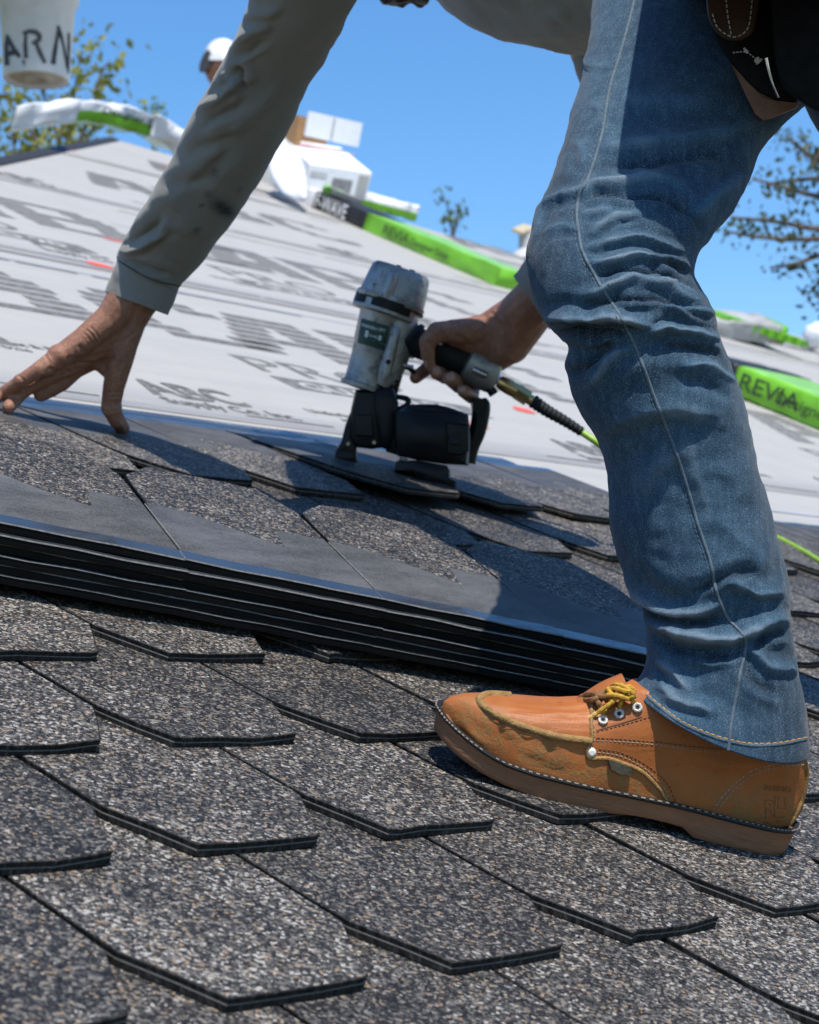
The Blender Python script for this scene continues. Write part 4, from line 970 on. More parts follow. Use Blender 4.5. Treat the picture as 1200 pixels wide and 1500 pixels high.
VL = crease(VL, NL, [([(117,531),(143,531),(166,523)], 2.6, -2.56), ([(128,484),(136,492),(141,502)], 1.6, -1.12), ([(124,488),(131,496),(135,504)], 1.5, -0.96), ([(133,480),(141,488),(146,497)], 1.6, -0.96), ([(153,572),(163,576),(178,574)], 1.5, -0.80), ([(152,577),(163,581),(178,580)], 1.5, -0.80),
    ([(150,600),(158,604),(170,601)], 1.5, -0.80), ([(118,508),(122,514)], 3, -1.92), ([(24,548),(34,556),(36,562)], 1.6, -1.12), ([(66,520),(72,530),(74,538)], 1.8, -0.96), ([(100,524),(125,524),(150,517)], 2.5, -0.96), ([(72,540),(96,545),(118,538)], 2.2, -1.60), ([(60,552),(80,549),(100,543)], 2.0, -1.92), ([(160,505),(180,500),(196,488)], 2.2, -0.96), ([(178,532),(170,548)], 3, -0.96)])
RH = MB(); D0 = 3.03
chain(RH, [(850,350,2.85,33),(805,420,2.90,36),(757,468,2.985,37),(722,490,3.01,35),(690,492,3.02,28),(656,490,3.02,17)])
chain(RH, [(780,452,2.96,36),(745,500,3.0,35),(725,520,3.03,26)]); chain(RH, [(745,505,3.04,30),(700,520,3.06,24),(665,515,3.065,16)]); chain(RH, [(722,490,3.05,26),(670,490,3.065,18),(640,500,3.065,13)])
chain(RH, [(700,484,2.992,22),(660,485,2.985,17),(640,486,2.985,15),(626,501,2.985,12.5),(627,521,2.99,10.5),(631,538,2.995,8)])          # thumb over the grip
for base, mid, tip in [((640,500,3.065,13), (632,535,3.06,11), (609,553,3.03,9.5)), ((655,508,3.066,13), (652,551,3.05,12), (640,546,3.0,10.8)), ((672,514,3.066,13), (673,564,3.05,13), (661,555,2.998,12)), ((692,522,3.066,12), (691,581,3.05,11), (679,573,3.0,10))]:
    m2 = ((base[0]+mid[0])/2+2, (base[1]+mid[1])/2+8, 3.075, (base[3]+mid[3])/2); chain(RH, [base, m2, mid, tip])
VR, FR, NR = fuse(RH, .0021, 6)
VR = crease(VR, NR, [([(618,497),(628,503),(637,512)], 1.8, -0.96), ([(655,470),(668,490),(690,505)], 3, -1.28), ([(690,480),(700,500)], 4, -1.28), ([(722,460),(735,480),(744,500)], 3, -1.12), ([(730,455),(745,475),(755,495)], 3, -0.96), ([(640,478),(650,490),(655,505)], 2.5, -1.60), ([(622,515),(632,517)], 1.4, -0.96)])
# head hanging just above the picture, neck, and the body inside the clothes
HD = MB(); hc = at(598, -116, 2.80); fdir = at(608, -56, 2.76) - hc; fdir /= np.linalg.norm(fdir); hup = at(510, -126, 2.80) - hc; hup = hup - fdir*(hup @ fdir); hup /= np.linalg.norm(hup); hr = np.cross(fdir, hup)
def hp(f, u, r): return hc + fdir*f + hup*u + hr*r
capsule(HD, hp(-.02, .045, 0), hp(.0, .02, 0), .088, .085); capsule(HD, hp(.0, .0, 0), hp(.045, -.06, 0), .072, .045); capsule(HD, hp(.05, -.07, -.015), hp(.05, -.07, .015), .030, .030)
capsule(HD, hp(.075, .035, 0), hp(.098, -.005, 0), .011, .014); capsule(HD, hp(.07, .03, -.035), hp(.07, .03, .035), .017, .017); capsule(HD, hp(.066, -.045, -.018), hp(.066, -.045, .018), .014, .014)
for sg in (-1, 1): capsule(HD, hp(-.01, .02, .085*sg), hp(-.015, -.02, .08*sg), .018, .012); capsule(HD, hp(.05, -.01, .038*sg), hp(.03, -.03, .05*sg), .03, .03)
capsule(HD, hp(-.03, -.03, 0), at(650, -190, 2.60), .055, .06); chain(HD, [(640,-200,2.54,70),(700,-160,2.42,110),(900,-130,2.22,130),(1100,-70,2.13,130)])
chain(HD, [(640,-190,2.46,50),(505,-120,2.30,30),(442,30,2.37,32),(348,195,2.535,28),(236,352,2.64,30)]); chain(HD, [(650,-190,2.58,50),(690,-150,2.69,45),(865,70,2.745,30),(915,215,2.78,30),(850,350,2.85,30)])
chain(HD, [(1150,-40,2.05,110),(1000,250,1.86,85),(905,420,1.77,75),(960,650,1.775,72),(1040,900,1.795,52),(1080,1080,1.80,45)]); chain(HD, [(1200,-20,2.18,110),(1400,300,2.25,80),(1480,480,2.27,65),(1510,900,2.31,45),(1510,985,2.32,42)])
VB, FB, NB = fuse(HD, .0065, 4)
Vall = np.vstack([VL, VR, VB]); Fall = list(FL) + [tuple(i+len(VL) for i in f) for f in FR] + [tuple(i+len(VL)+len(VR) for i in f) for f in FB]
body = part('body', Vall, Fall, M_SKIN, roofer); fixn(body)
M_NAIL = plain('fingernail', (.34, .20, .145), .4, var=.1)
def nail(V, F, cx, cy, ax_, ay_, ang):
    s_ = Surf(V, F); P = []; fs = []; c, sn = math.cos(ang), math.sin(ang)
    for rr in (0, .6, 1.):
        for k in range(12):
            a = 2*math.pi*k/12; u, v = rr*ax_*math.cos(a), rr*ay_*math.sin(a); h, n_ = s_.hit(cx + u*c - v*sn, cy + u*sn + v*c)
            if h is None: return
            P.append(h + n_*(.0007*(1-.6*rr) + .0002))
    fs = [(i*12+k, i*12+(k+1) % 12, (i+1)*12+(k+1) % 12, (i+1)*12+k) for i in range(2) for k in range(12)]; part('fingernail', P, fs, M_NAIL, body)
nail(VL, FL, 181, 624, 9, 3.2, 1.15); nail(VR, FR, 640, 543, 6.5, 6, 1.3); nail(VR, FR, 660, 551, 7.5, 6.5, 1.3); nail(VR, FR, 677, 569, 6, 5, 1.3); nail(VR, FR, 624, 533, 6, 3.2, 1.5)
# hair and beard
M_HAIR = plain('dark hair', (.02, .015, .012), .6, bump=.6, bs=300)
def tufts(name, pts, r, parent):
    mb = MB()
    for p in pts:
        for _ in range(5):
            q = p + RNG.normal(0, r*.35, 3); d = RNG.normal(0, 1, 3); d /= np.linalg.norm(d); capsule(mb, q, q + d*r*.8, r*.5, r*.16, 8, 3)
    V, F, N = fuse(mb, .004, 1); return part(name, V, F, M_HAIR, parent)
tufts('beard', [hp(.075, -.085, r) for r in (-.03, 0, .03)] + [hp(.05, -.09, r) for r in (-.04, 0, .04)] + [at(x, -11, 2.74) for x in (580, 596, 610)] + [hp(.03, -.06, r) for r in (-.06, .06)], .022, roofer)
tufts('hair', [hp(-.06, .06, r) for r in (-.06, 0, .06)] + [hp(-.02, .12, r) for r in (-.05, 0, .05)] + [hp(.04, .11, r) for r in (-.04, 0, .04)] + [hp(-.09, .02, r) for r in (-.05, 0, .05)] + [hp(-.04, .08, r) for r in (-.085, .085)], .04, roofer)
M_EYE = plain('eye', (.7, .68, .64), .2, var=0); M_IRIS = plain('iris', (.05, .03, .02), .2, var=0)
for sg in (-1, 1):
    mb = MB(); capsule(mb, hp(.076, .016, .030*sg), hp(.0765, .016, .030*sg), .012, .012); ey = mb.build('eye', M_EYE, body)
    mb = MB(); capsule(mb, hp(.0835, .016, .030*sg), hp(.084, .016, .030*sg), .0055, .0055); mb.build('iris', M_IRIS, body)
mb = MB(); capsule(mb, hp(.082, -.045, -.016), hp(.082, -.045, .016), .005, .005); mb.build('mouth', plain('lips', (.3, .12, .09), .5), body)
# ---------------------------------------------------------------- the near boot
def boot(parent, O, a, label, near=True):
    a = np.array(a, float); a /= np.linalg.norm(a); b = np.array([-a[1]*-1, a[0]*-1, 0.]); b = np.array([-.64, -.767, 0]) if near else np.array([-.64, -.767, 0]); b = b - a*(b @ a); b /= np.linalg.norm(b)
    L = .343
    def P(u, v, w): return O + a*u + b*v + NUP*w
    hn = lambda u: np.interp(u, [-.004, .004, .015, .03, .06, .12, .17, .215, .25, .28, .305, .325, .338, .343], [.0, .018, .028, .034, .037, .0375, .042, .0475, .0495, .048, .044, .036, .024, 0])
    hf = lambda u: np.interp(u, [-.004, .004, .015, .03, .06, .12, .17, .215, .25, .28, .305, .325, .338, .343], [.0, .018, .028, .033, .034, .031, .035, .043, .047, .047, .044, .036, .024, 0])
    wb = lambda u: np.interp(u, [0, .098, .106, .15, .185, .25, .28, .305, .325, .343], [-.003, -.003, .0045, .0045, .0005, 0, .003, .008, .014, .021])
    wt = lambda u: np.interp(u, [0, .12, .2, .26, .285, .305, .325, .343], [.0205, .0205, .0188, .0186, .0205, .0255, .0325, .0395])
    th = lambda u: wt(u) - wb(u)
    def outline(sc, n=72):
        out = []
        for k in range(n):
            q = 2*math.pi*k/n; u = .1695 - .1735*math.cos(q); out.append((u, 1 if math.sin(q) >= 0 else -1, abs(math.sin(q))))
        return out
    us = [(.1695 - .1735*math.cos(2*math.pi*k/72), 2*math.pi*k/72) for k in range(72)]
    def side(u, q, sc): return (hn(u) if math.sin(q) > 0 else -hf(u))*sc*1. if abs(math.sin(q)) > 1e-3 else 0.
    # sole: rings from the bottom up
    bt = empty('x', (0, 0, 0), None, None) if False else None
    V = []; n = 72
    lay = [(.965, .0, 0), (.985, .0010, 0), (.995, .005, 0), (1.0, .5, 1), (1.015, .93, 1), (1.03, 1.0, 1), (.93, 1.0, 1)]
    for sc, z, rel in lay:
        for u, q in us:
            uu = .1695 + (u-.1695)*(1 + (sc-1)*.55); V.append(P(uu, side(u, q, sc), wb(u) + (z*th(u) if rel else z)))
    F = grid_faces(len(lay), n, True, False)
    sole = part('sole', V, F, M_SOLE, parent); fixn(sole); SV, SF = V, F
    # welt: black strip and white stitches following the outline
    wp = [P(.1695 + (u-.1695)*1.004, side(u, q, 1.0), wb(u) + th(u)*1.0 + .0015) for u, q in us]; mb = MB(); mb.tube(wp + wp[:1], .0025, 8, cap=False); mb.build('welt', M_WELT, sole)
    mb = MB(); dense = cr(np.array(wp + wp[:1]), 8); mid_ = P(.17, 0, .02)
    for k in range(0, len(dense)-3, 4):
        out = dense[k:k+3] - mid_; out[:, 2] = 0; out = out/np.linalg.norm(out, axis=1)[:, None]; mb.tube(dense[k:k+3] + out*.0026 + NUP*.0018, .0007, 5)
    o = mb.build('welt_stitch', M_WHITETH, sole); o['kind'] = 'stuff'
    # upper: rings at rising height between the heel line and the toe/instep line
    hgt = [.0, .006, .012, .018, .024, .030, .035, .040, .045, .050, .054, .058, .062, .066, .070, .075, .082, .092, .100, .106, .110]
    front = lambda w: np.interp(w, [.0, .012, .030, .040, .048, .055, .060, .065, .069, .073, .078, .084, .092, .101, .115, .135], [.336, .340, .341, .341, .340, .335, .322, .295, .272, .255, .236, .220, .208, .196, .180, .170])
    back = lambda w: np.interp(w, [0, .015, .030, .050, .064, .088, .11, .135], [.004, -.002, -.0045, -.003, .0, .010, .030, .035])
    G_ = []; NK = 120
    for w in hgt:
        f_, b_ = front(w), back(w); m_, h_ = (f_+b_)/2, (f_-b_)/2; row = []
        for k in range(NK):
            q = 2*math.pi*k/NK; u = m_ + h_*math.cos(q); uo = min(max(u, .0), .3425); s_ = math.sin(q)
            hw = (hn(uo) if s_ > 0 else hf(uo)); shr = 1 - .10*(w/.06)**2 if w < .06 else .90 - (w-.06)*1.6
            ankle = np.interp(uo, [.0, .05, .10, .16, .2], [1, 1, 1.0, 1.0, 1.])
            lim = max(0., 1-abs(math.cos(q))**2.6)**.5
            v = math.copysign(min(hw*.94*max(.62, shr)*ankle, 1.)*lim, s_)
            base = wb(u) + th(u) if .0 < u < .343 else wb(min(max(u, 0), .343)) + th(min(max(u, 0), .343))
            zb = base-.003; row.append(P(u, v, zb + (.05-zb)*w/.05 if w < .05 else w))
        G_.append(row)
    return np.array(G_), sole, P, SV, SF
M_SOLE = (lambda g: (g.set('Base Color', g.mix(g.noise(18, 4, .6, g.scale((3, 3, 25), g.roofpos())), (.16, .072, .036), (.32, .155, .082))), g.bump(g.noise(60, 4, vec=g.scale((1, 1, 8), g.roofpos())), .35, .002), g.m)[2])(G('wedge sole', .65, spec=.3))
M_WELT = plain('black welt', (.012, .010, .009), .6); M_WHITETH = plain('pale thread', (.29, .24, .19), .7, var=.3, vs=200)
def leather_mat():
    g = G('tan leather', .5, spec=.28); p = g.pos(); sc = g.attr('scuff'); f = g.noise(30, 5, .6, p); f2 = g.noise(330, 4, .65, p); f3 = g.noise(95, 5, .7, p)
    c = g.mix(f, (.235, .066, .016), (.43, .145, .038)); c = g.mix(g.ramp(g.noise(160, 4, .7, p), [(.60, 0.), (.72, .55)]), c, (.14, .05, .018))
    k = g.math('MULTIPLY', sc, g.ramp(f3, [(.40, .0), (.56, 1.)])); k = g.math('MULTIPLY', k, g.ramp(f2, [(.35, .55), (.6, 1.)]), True)
    su = g.mix(f2, (.105, .050, .016), (.36, .205, .072))
    g.set('Base Color', g.mix(k, c, su)); g.set('Roughness', g.math('ADD', .48, g.math('MULTIPLY', k, .4)))
    h = g.math('ADD', g.math('MULTIPLY', f2, g.math('ADD', .25, g.math('MULTIPLY', k, .9))), g.math('MULTIPLY', g.vor(520, p, 'Distance'), .25)); g.bump(h, .4, .0011); return g.m
M_LEATH = leather_mat(); M_SUEDE = plain('raw leather edge', (.27, .155, .055), .9, var=.35, vs=160, bump=.6, bs=500); M_LACE = plain('yellow lace', (.50, .28, .03), .75, var=.35, vs=500, bump=.6, bs=900)
M_LACEB = plain('brown leather lace', (.20, .095, .035), .8, var=.3, vs=120); M_EYELET = plain('worn white eyelet', (.50, .47, .42), .45, spec=.3); M_METAL = plain('nickel', (.75, .74, .72), .28, 1., var=.1); M_TAG = plain('dark tag', (.06, .055, .035), .85, var=.4, vs=250); M_DKTH = plain('dark thread', (.15, .06, .025), .8, var=.3, vs=200); M_PRESS = plain('pressed mark', (.20, .075, .022), .6, var=.3, vs=150)
bt_ = bpy.data.objects.new('boot', None); COL.objects.link(bt_); bt_.parent = roofer; bt_['label'] = 'scuffed tan leather work boot'
OB = np.array([.521, -.254, .007])
GB, sole, PB, SOV, SOF = boot(bt_, OB, (-.767, .64, 0), '')
BF = [([(735,1030),(740,1062),(760,1088)], 7, 1.62), ([(768,1050),(778,1078),(800,1108)], 8, 1.44), ([(800,1062),(812,1090),(836,1118)], 8, 1.44), ([(760,1090),(800,1112),(840,1122)], 9, 1.26), ([(810,1022),(816,1040),(820,1060)], 5, 1.98), ([(828,1022),(832,1044),(838,1066)], 4.5, -1.98), ([(842,1022),(846,1046),(850,1072)], 4.5, 1.98), ([(852,1024),(856,1048),(860,1070)], 3.5, -1.80), ([(785,1020),(790,1036),(796,1050)], 6, 1.26),
      ([(670,1050),(690,1075),(715,1092)], 8, 0.90), ([(1000,1100),(1040,1120),(1100,1122)], 10, 1.44), ([(980,1120),(1010,1150),(1020,1185)], 9, -1.08), ([(1030,1115),(1080,1112),(1130,1112)], 7, -1.26)]
GB, wr = sculpt(GB, BF, both=.6, jitter=.4); GB = wrinkle(GB, .0007, 60, 60, 7.7)
VBt = np.vstack([GB.reshape(-1, 3)]); FBt = grid_faces(GB.shape[0], GB.shape[1], True, True)
upper = part('upper', VBt, FBt, M_LEATH, bt_); fixn(upper)
pb = proj(VBt)[:, :2]
def blob(x, y, rx_, ry_, ang=0, k=1.):
    c, s_ = math.cos(ang), math.sin(ang); dx, dy = pb[:, 0]-x, pb[:, 1]-y; return k*np.exp(-((dx*c+dy*s_)/rx_)**2 - ((dy*c-dx*s_)/ry_)**2)
sc = blob(690, 1062, 45, 40, .5, 1.1) + blob(770, 1100, 60, 22, .35, 1.) + blob(845, 1128, 50, 16, .25, 1.0) + blob(925, 1152, 48, 14, .35, 1.1) + blob(1085, 1190, 55, 22, .45, 1.2) + blob(1135, 1212, 40, 16, .3, 1.2) + blob(1110, 1160, 20, 18, 0, .5) + blob(800, 1080, 40, 10, .3, .6) + blob(955, 1168, 30, 12, .4, .8) + blob(1160, 1200, 14, 35, .3, .9)
set_attr(upper, 'scuff', np.clip(sc, 0, 1))
SB_ = Surf(VBt, FBt)
def seamband(name, pts, w, h, m, par=upper, off=0.): 
    mb = MB(); SB_.ribbon(mb, pts, w, h, off=off); 
    if mb.V: mb.build(name, m, par)
MOC = [(866,1086),(815,1079),(765,1064),(730,1049),(709,1035),(702,1024),(716,1017.5),(748,1019)]
seamband('moc_seam', MOC, .0036, .0034, M_SUEDE)
QTR = [(868,1028),(866,1053),(867,1081),(861,1097),(861,1107),(868,1111),(890,1111),(915,1119),(940,1130),(959,1148),(972,1164),(984,1188)]
seamband('quarter_edge', QTR, .0019, .0021, M_SUEDE); seamband('heel_seam', [(1178,1108),(1182,1129),(1179,1157),(1169,1186),(1154,1214)], .0022, .0022, M_SUEDE)
seamband('collar_fold', [(874,1070),(909,1060),(940,1050)], .0008, .0006, M_DKTH)
for nm, pts, m, d_, r_ in [('seam_stitching', [(x, y+5) for x, y in MOC[:6]], M_WHITETH, 4.5, .0006), ('seam_stitching', [(877,1097),(909,1102),(940,1116),(962,1132),(981,1154),(993,1186)], M_DKTH, 4.5, .0006), ('seam_stitching', [(876,1102),(907,1107),(937,1121),(957,1137),(975,1158),(987,1187)], M_WHITETH, 4.5, .0005),
        ('seam_stitching', [(874,1081),(915,1083),(962,1087),(1010,1093),(1060,1098)], M_DKTH, 4.5, .0006), ('seam_stitching', [(874,1085),(915,1087),(962,1091),(1010,1098),(1055,1103)], M_WHITETH, 4.5, .0005), ('seam_stitching', [(874,1072),(909,1063),(956,1049)], M_DKTH, 4.5, .0006),
        ('seam_stitching', [(1178,1115),(1137,1119),(1105,1127),(1080,1145),(1061,1164),(1046,1184)], M_WHITETH, 5, .0006), ('seam_stitching', [(1178,1120),(1137,1124),(1108,1132),(1084,1149),(1066,1168),(1051,1188)], M_WHITETH, 5, .0006), ('seam_stitching', [(x+4, y) for x, y in QTR[:4]], M_WHITETH, 4.5, .0005)]:
    mb = MB(); SB_.stitches(mb, pts, d_, 2.2, r_)
    if mb.V: o = mb.build(nm, m, upper); o['kind'] = 'stuff'
for x, y in ((866.5,1102),):
    h, n_ = SB_.hit(x, y); mb = MB(); mb.tube([h, h+n_*.0015, h+n_*.003], [.0042, .0040, .0022], 16); mb.build('rivet', plain('white rivet', (.7, .68, .62), .35), upper)
for x, y in ((883,1056), (907,1046), (934,1037)):
    h, n_ = SB_.hit(x, y)
    if h is None: continue
    t1 = np.cross(n_, NUP); t1 /= np.linalg.norm(t1); t2 = np.cross(n_, t1); mb = MB()
    pts = [h + n_*.0016 + (t1*math.cos(q)+t2*math.sin(q))*.0035 for q in np.linspace(0, 2*math.pi, 7)]; 
    for p, q in zip(pts[:-1], pts[1:]): mb.tube([p, q], .0014, 6)
    mb.build('eyelet', M_EYELET, upper); mb = MB(); mb.tube([h+n_*.0004, h+n_*.0012], .0026, 10); mb.build('eyelet_hole', M_WELT, upper)
# laces
def lace(name, pts, r, m, twist=True):
    mb = MB(); P = np.array([p if len(p) == 3 and p[2] < 0 else at(*p) for p in pts]); P = cr(P, 8); mb.tube(P, [r*(1+.10*math.sin(i*1.3)) for i in range(len(P))], 8); return mb.build(name, m, upper)
dl = 1.752
for pts in [[(933,1036,1.765),(927,1027,dl),(918,1018,dl),(905,1010,dl)], [(907,1045,1.765),(908,1034,dl),(912,1022,dl),(918,1012,dl+.01)], [(883,1055,1.765),(884,1044,dl),(893,1030,dl),(906,1016,dl)],
            [(893,1006,dl+.02),(905,1003,dl),(920,1009,dl-.005),(927,1019,dl-.005),(915,1022,dl-.005),(898,1018,dl-.005),(890,1008,dl)], [(888,1012,dl+.01),(900,1008,dl-.004),(915,1012,dl-.008),(926,1014,dl-.004),(930,1022,dl)], [(892,1004,dl+.03),(908,1007,dl+.01),(922,1006,dl+.01),(930,1012,dl+.01)], [(890,1018,dl-.004),(905,1019,dl-.010),(920,1024,dl-.006)]]:
    lace('lace', pts, .0021, M_LACE)
lace('lace', [(906,1020,dl-.006),(895,1030,dl-.008),(880,1041,dl-.006),(862,1053,1.752)], .0020, M_LACE)
lace('lace_tip', [(874,1045,1.747),(861,1054,1.750)], .0021, plain('lace tip', (.62, .42, .12), .4))
for pts in [[(851,1022,1.775),(866,1016,dl+.01),(880,1020,dl),(893,1020,dl)], [(856,1026,1.77),(872,1024,dl),(884,1014,dl+.01),(896,1012,dl+.01)], [(870,1018,dl+.01),(876,1028,dl),(880,1036,dl)], [(866,1030,1.76),(870,1042,1.758),(868,1052,1.758)]]:
    lace('leather_lace', pts, .0026, M_LACEB)
# tongue behind the laces
mb = MB(); P = cr(np.array([PB(.226, 0, .068), PB(.214, 0, .080), PB(.202, 0, .091), PB(.188, 0, .100)]), 6); mb.tube(P, np.linspace(.010, .016, len(P)), 14); o = mb.build('tongue', M_LEATH, upper)
# loop tag
tp = [(890,1113),(894,1126),(908,1133),(923,1135),(924,1125),(912,1119)]
V = []; 
for x, y in tp: h, n_ = SB_.hit(x, y); V += [h + n_*.0007, h + n_*.0035]
n_t = len(tp); part('loop_tag', V, [tuple(2*k+1 for k in range(n_t))] + [(2*k, 2*((k+1) % n_t), 2*((k+1) % n_t)+1, 2*k+1) for k in range(n_t)], M_TAG, upper, smooth=False)
# stamped mark on the heel
tv, tf = text_mesh('RHINO', 1., .01); wv = tv[:, 0].max()
P, f = SB_.decal(tv, tf, lambda x, y: (1119 + x/wv*40, 1157 + x/wv*3.5 - y*11))
if P: part('stamped_mark', P, f, M_PRESS, upper, smooth=False)
mb = MB()
for pts in [[(1121,1172),(1122,1200)], [(1121,1172),(1132,1173),(1135,1180),(1130,1186),(1122,1186)], [(1128,1186),(1140,1204)], [(1140,1168),(1140,1184)], [(1140,1168),(1150,1169)], [(1150,1169),(1151,1184)], [(1140,1184),(1151,1184)], [(1136,1166),(1136,1195),(1150,1196)], [(1118,1204),(1134,1208)], [(1126,1178),(1130,1180)]]:
    SB_.ribbon(mb, pts, .0006, .0003, step=2.)
if mb.V: o = mb.build('stamped_mark', M_PRESS, upper)
# far boot, outside the picture
bt2 = bpy.data.objects.new('boot', None); COL.objects.link(bt2); bt2.parent = roofer
q2 = on(1520, 1020, 0.); G2, s2_, P2_, _, _ = boot(bt2, np.array([q2[0], q2[1], .006]) - np.array([-.767, .64, 0])*.08, (-.767, .64, 0), '')
u2 = part('upper', G2.reshape(-1, 3), grid_faces(G2.shape[0], G2.shape[1], True, True), M_LEATH, bt2); fixn(u2); set_attr(u2, 'scuff', np.zeros(G2.shape[0]*G2.shape[1]))
# ================================================================ coil roofing nailer
DG = 3.04
def gp(x, y, dz=0.): return at(x, y, DG+dz)
PXM = DG/FPX
def metal_mat():
    g = G('worn cast metal', .42, metal=.75, spec=.5); p = g.pos(); f = g.noise(40, 5, .7, p); f2 = g.noise(75, 5, .75, p)
    c = g.mix(f, (.27, .27, .26), (.44, .44, .42)); d = g.ramp(f2, [(.55, 0.), (.68, .92)]); c = g.mix(d, c, (.06, .055, .05)); c = g.mix(g.ramp(g.noise(22, 4, .7, p), [(.52, 0.), (.7, .65)]), c, (.12, .105, .09))
    g.set('Base Color', c); g.set('Metallic', g.math('SUBTRACT', .75, g.math('MULTIPLY', d, .7))); g.set('Roughness', g.math('ADD', .34, g.math('MULTIPLY', f2, .35))); g.bump(f2, .3, .0012); return g.m
M_GUN = metal_mat(); M_GBLK = plain('black gun housing', (.007, .007, .008), .40, spec=.22, var=.3, vs=60, bump=.15, bs=300); M_RUB = plain('black rubber', (.012, .013, .015), .6, spec=.25, var=.25, vs=120, bump=.3, bs=700)
M_BOLT = plain('rusty bolt', (.16, .085, .055), .6, .6, var=.3, vs=300); M_BRASS = plain('brass', (.55, .38, .16), .32, 1., var=.15, vs=120); M_GLBL = plain('dark green label', (.010, .045, .032), .45, var=.25, vs=120); M_CHR = plain('steel fitting', (.6, .6, .62), .2, 1., var=.1)
gun = empty('nail_gun', gp(505, 676), 'worn grey and black coil nail gun held upright on the shingles', 'nail gun')
A0 = np.array([531., 566.]); A1g = np.array([588., 398.]); AD = (A1g-A0)/np.linalg.norm(A1g-A0); AP = np.array([-AD[1], AD[0]])
axw = gp(*A1g) - gp(*A0); axw /= np.linalg.norm(axw); vw = gp(560, 480) - CAM; vw /= np.linalg.norm(vw); rtw = np.cross(vw, axw); rtw /= np.linalg.norm(rtw)
if (proj(gp(560, 480) + rtw*.02)[0] < 560): rtw = -rtw
frw = np.cross(axw, rtw); frw = frw if frw @ vw < 0 else -frw          # towards the camera
def ga(f, off=0., dz=0.):                               # point on the cylinder axis: f along, off px sideways
    p = A0 + (A1g-A0)*f + AP*off*-1; return gp(p[0], p[1], dz)
def turned(name, prof, m, par, seg=40, sq=0., dz=0., off=0., fr=1.):
    """prof: (f along axis, radius px)"""
    V = []
    for f, r in prof:
        c = ga(f, off, dz)
        for k in range(seg):
            a = 2*math.pi*k/seg; ca, sa = math.cos(a), math.sin(a)
            if sq: ca, sa = math.copysign(abs(ca)**(1-sq), ca), math.copysign(abs(sa)**(1-sq), sa)
            V.append(c + (rtw*ca + frw*sa*fr)*r*PXM)
    o = part(name, V, grid_faces(len(prof), seg, True, True), m, par); fixn(o); return autosmooth(o, 35)
barrel = turned('barrel', [(-.02, 29), (-.02, 33), (.01, 33.5), (.02, 30), (.04, 29), (.20, 30.5), (.36, 33.5), (.37, 35), (.58, 39), (.64, 43), (.70, 46), (.72, 46)], M_GUN, gun)
cap_ = turned('cylinder_cap', [(.68, 40), (.71, 50), (.74, 51), (.75, 49), (.80, 48.5), (.95, 45), (.99, 43.5), (1.01, 40), (1.01, 10)], M_GUN, gun, sq=.42)
turned('exhaust_rim', [(.695, 48), (.70, 51.5), (.712, 51.5), (.717, 48)], plain('dark gasket', (.03, .03, .03), .7), cap_, sq=.25)
# side rib on the cap and grille ring
mb = MB(); P = [ga(f, 10, -.046) for f in (.75, .80, .92, .965, .985)]; mb.tube(P, np.array([10, 10.5, 10, 8, 3])*PXM, 16); mb.build('cap_rib', M_GUN, cap_)
grl = MB()
for f, hw_, c in ((.675, 0, 0),):
    pass
ring = []
for k in range(19):
    a = math.pi*(.02 + .74*k/18); ring.append(a)
V = []
for a in ring:
    for (f, r) in ((.60, 38), (.60, 49), (.615, 53), (.755, 53), (.77, 50), (.77, 40)):
        V.append(ga(f) + (-rtw*math.cos(a) + frw*math.sin(a))*r*PXM)
n6 = 6; Fg = [(i*n6+k, i*n6+k+1, (i+1)*n6+k+1, (i+1)*n6+k) for i in range(len(ring)-1) for k in range(n6-1)] + [tuple(range(n6)), tuple(range((len(ring)-1)*n6, len(ring)*n6))]
eg = part('exhaust_guard', V, Fg, M_GUN, gun); fixn(eg); autosmooth(eg, 35)
for a0_, a1_ in ((.05, .26), (.33, .70)):
    V = []; aa = np.linspace(math.pi*a0_, math.pi*a1_, 10)
    for a in aa:
        for f, r in ((.640, 53.7), (.722, 53.7)): V.append(ga(f) + (-rtw*math.cos(a) + frw*math.sin(a))*r*PXM)
    part('guard_slot', V, [(2*i, 2*i+1, 2*i+3, 2*i+2) for i in range(9)], M_GBLK, eg, smooth=False)
for of_ in (-15, 6):
    mb = MB(); p = ga(1.01, of_, -.028); mb.tube([p - axw*.006, p + axw*.006], .0042, 10); mb.build('bolt', M_BOLT, cap_)
mb = MB(); p = gp(530, 428, -.02); mb.tube([p - axw*.004, p + axw*.006], .0042, 10); mb.build('bolt', M_BOLT, eg)
# label on the barrel
SBa = Surf([v.co for v in barrel.data.vertices] and UNW(np.array([v.co[:] for v in barrel.data.vertices]) + np.array(gun.location)), [tuple(p.vertices) for p in barrel.data.polygons])
q = [(530, 466), (571, 478), (563, 514), (524, 502)]
def lab(u, v): return tuple((1-u)*(1-v)*np.array(q[0]) + u*(1-v)*np.array(q[1]) + u*v*np.array(q[2]) + (1-u)*v*np.array(q[3]))
def patch(name, u0, v0, u1, v1, m, off, nu=10, nv=6):
    P = []; 
    for j in range(nv+1):
        for i in range(nu+1):
            h, n_ = SBa.hit(*lab(u0+(u1-u0)*i/nu, v0+(v1-v0)*j/nv))
            if h is None: return
            P.append(h + n_*off)
    part(name, P, [(j*(nu+1)+i, j*(nu+1)+i+1, (j+1)*(nu+1)+i+1, (j+1)*(nu+1)+i) for j in range(nv) for i in range(nu)], m, barrel)
patch('label', 0, 0, 1, 1, M_GLBL, .0007)
M_GTXT = plain('pale label print', (.55, .58, .56), .5, var=.2, vs=300)
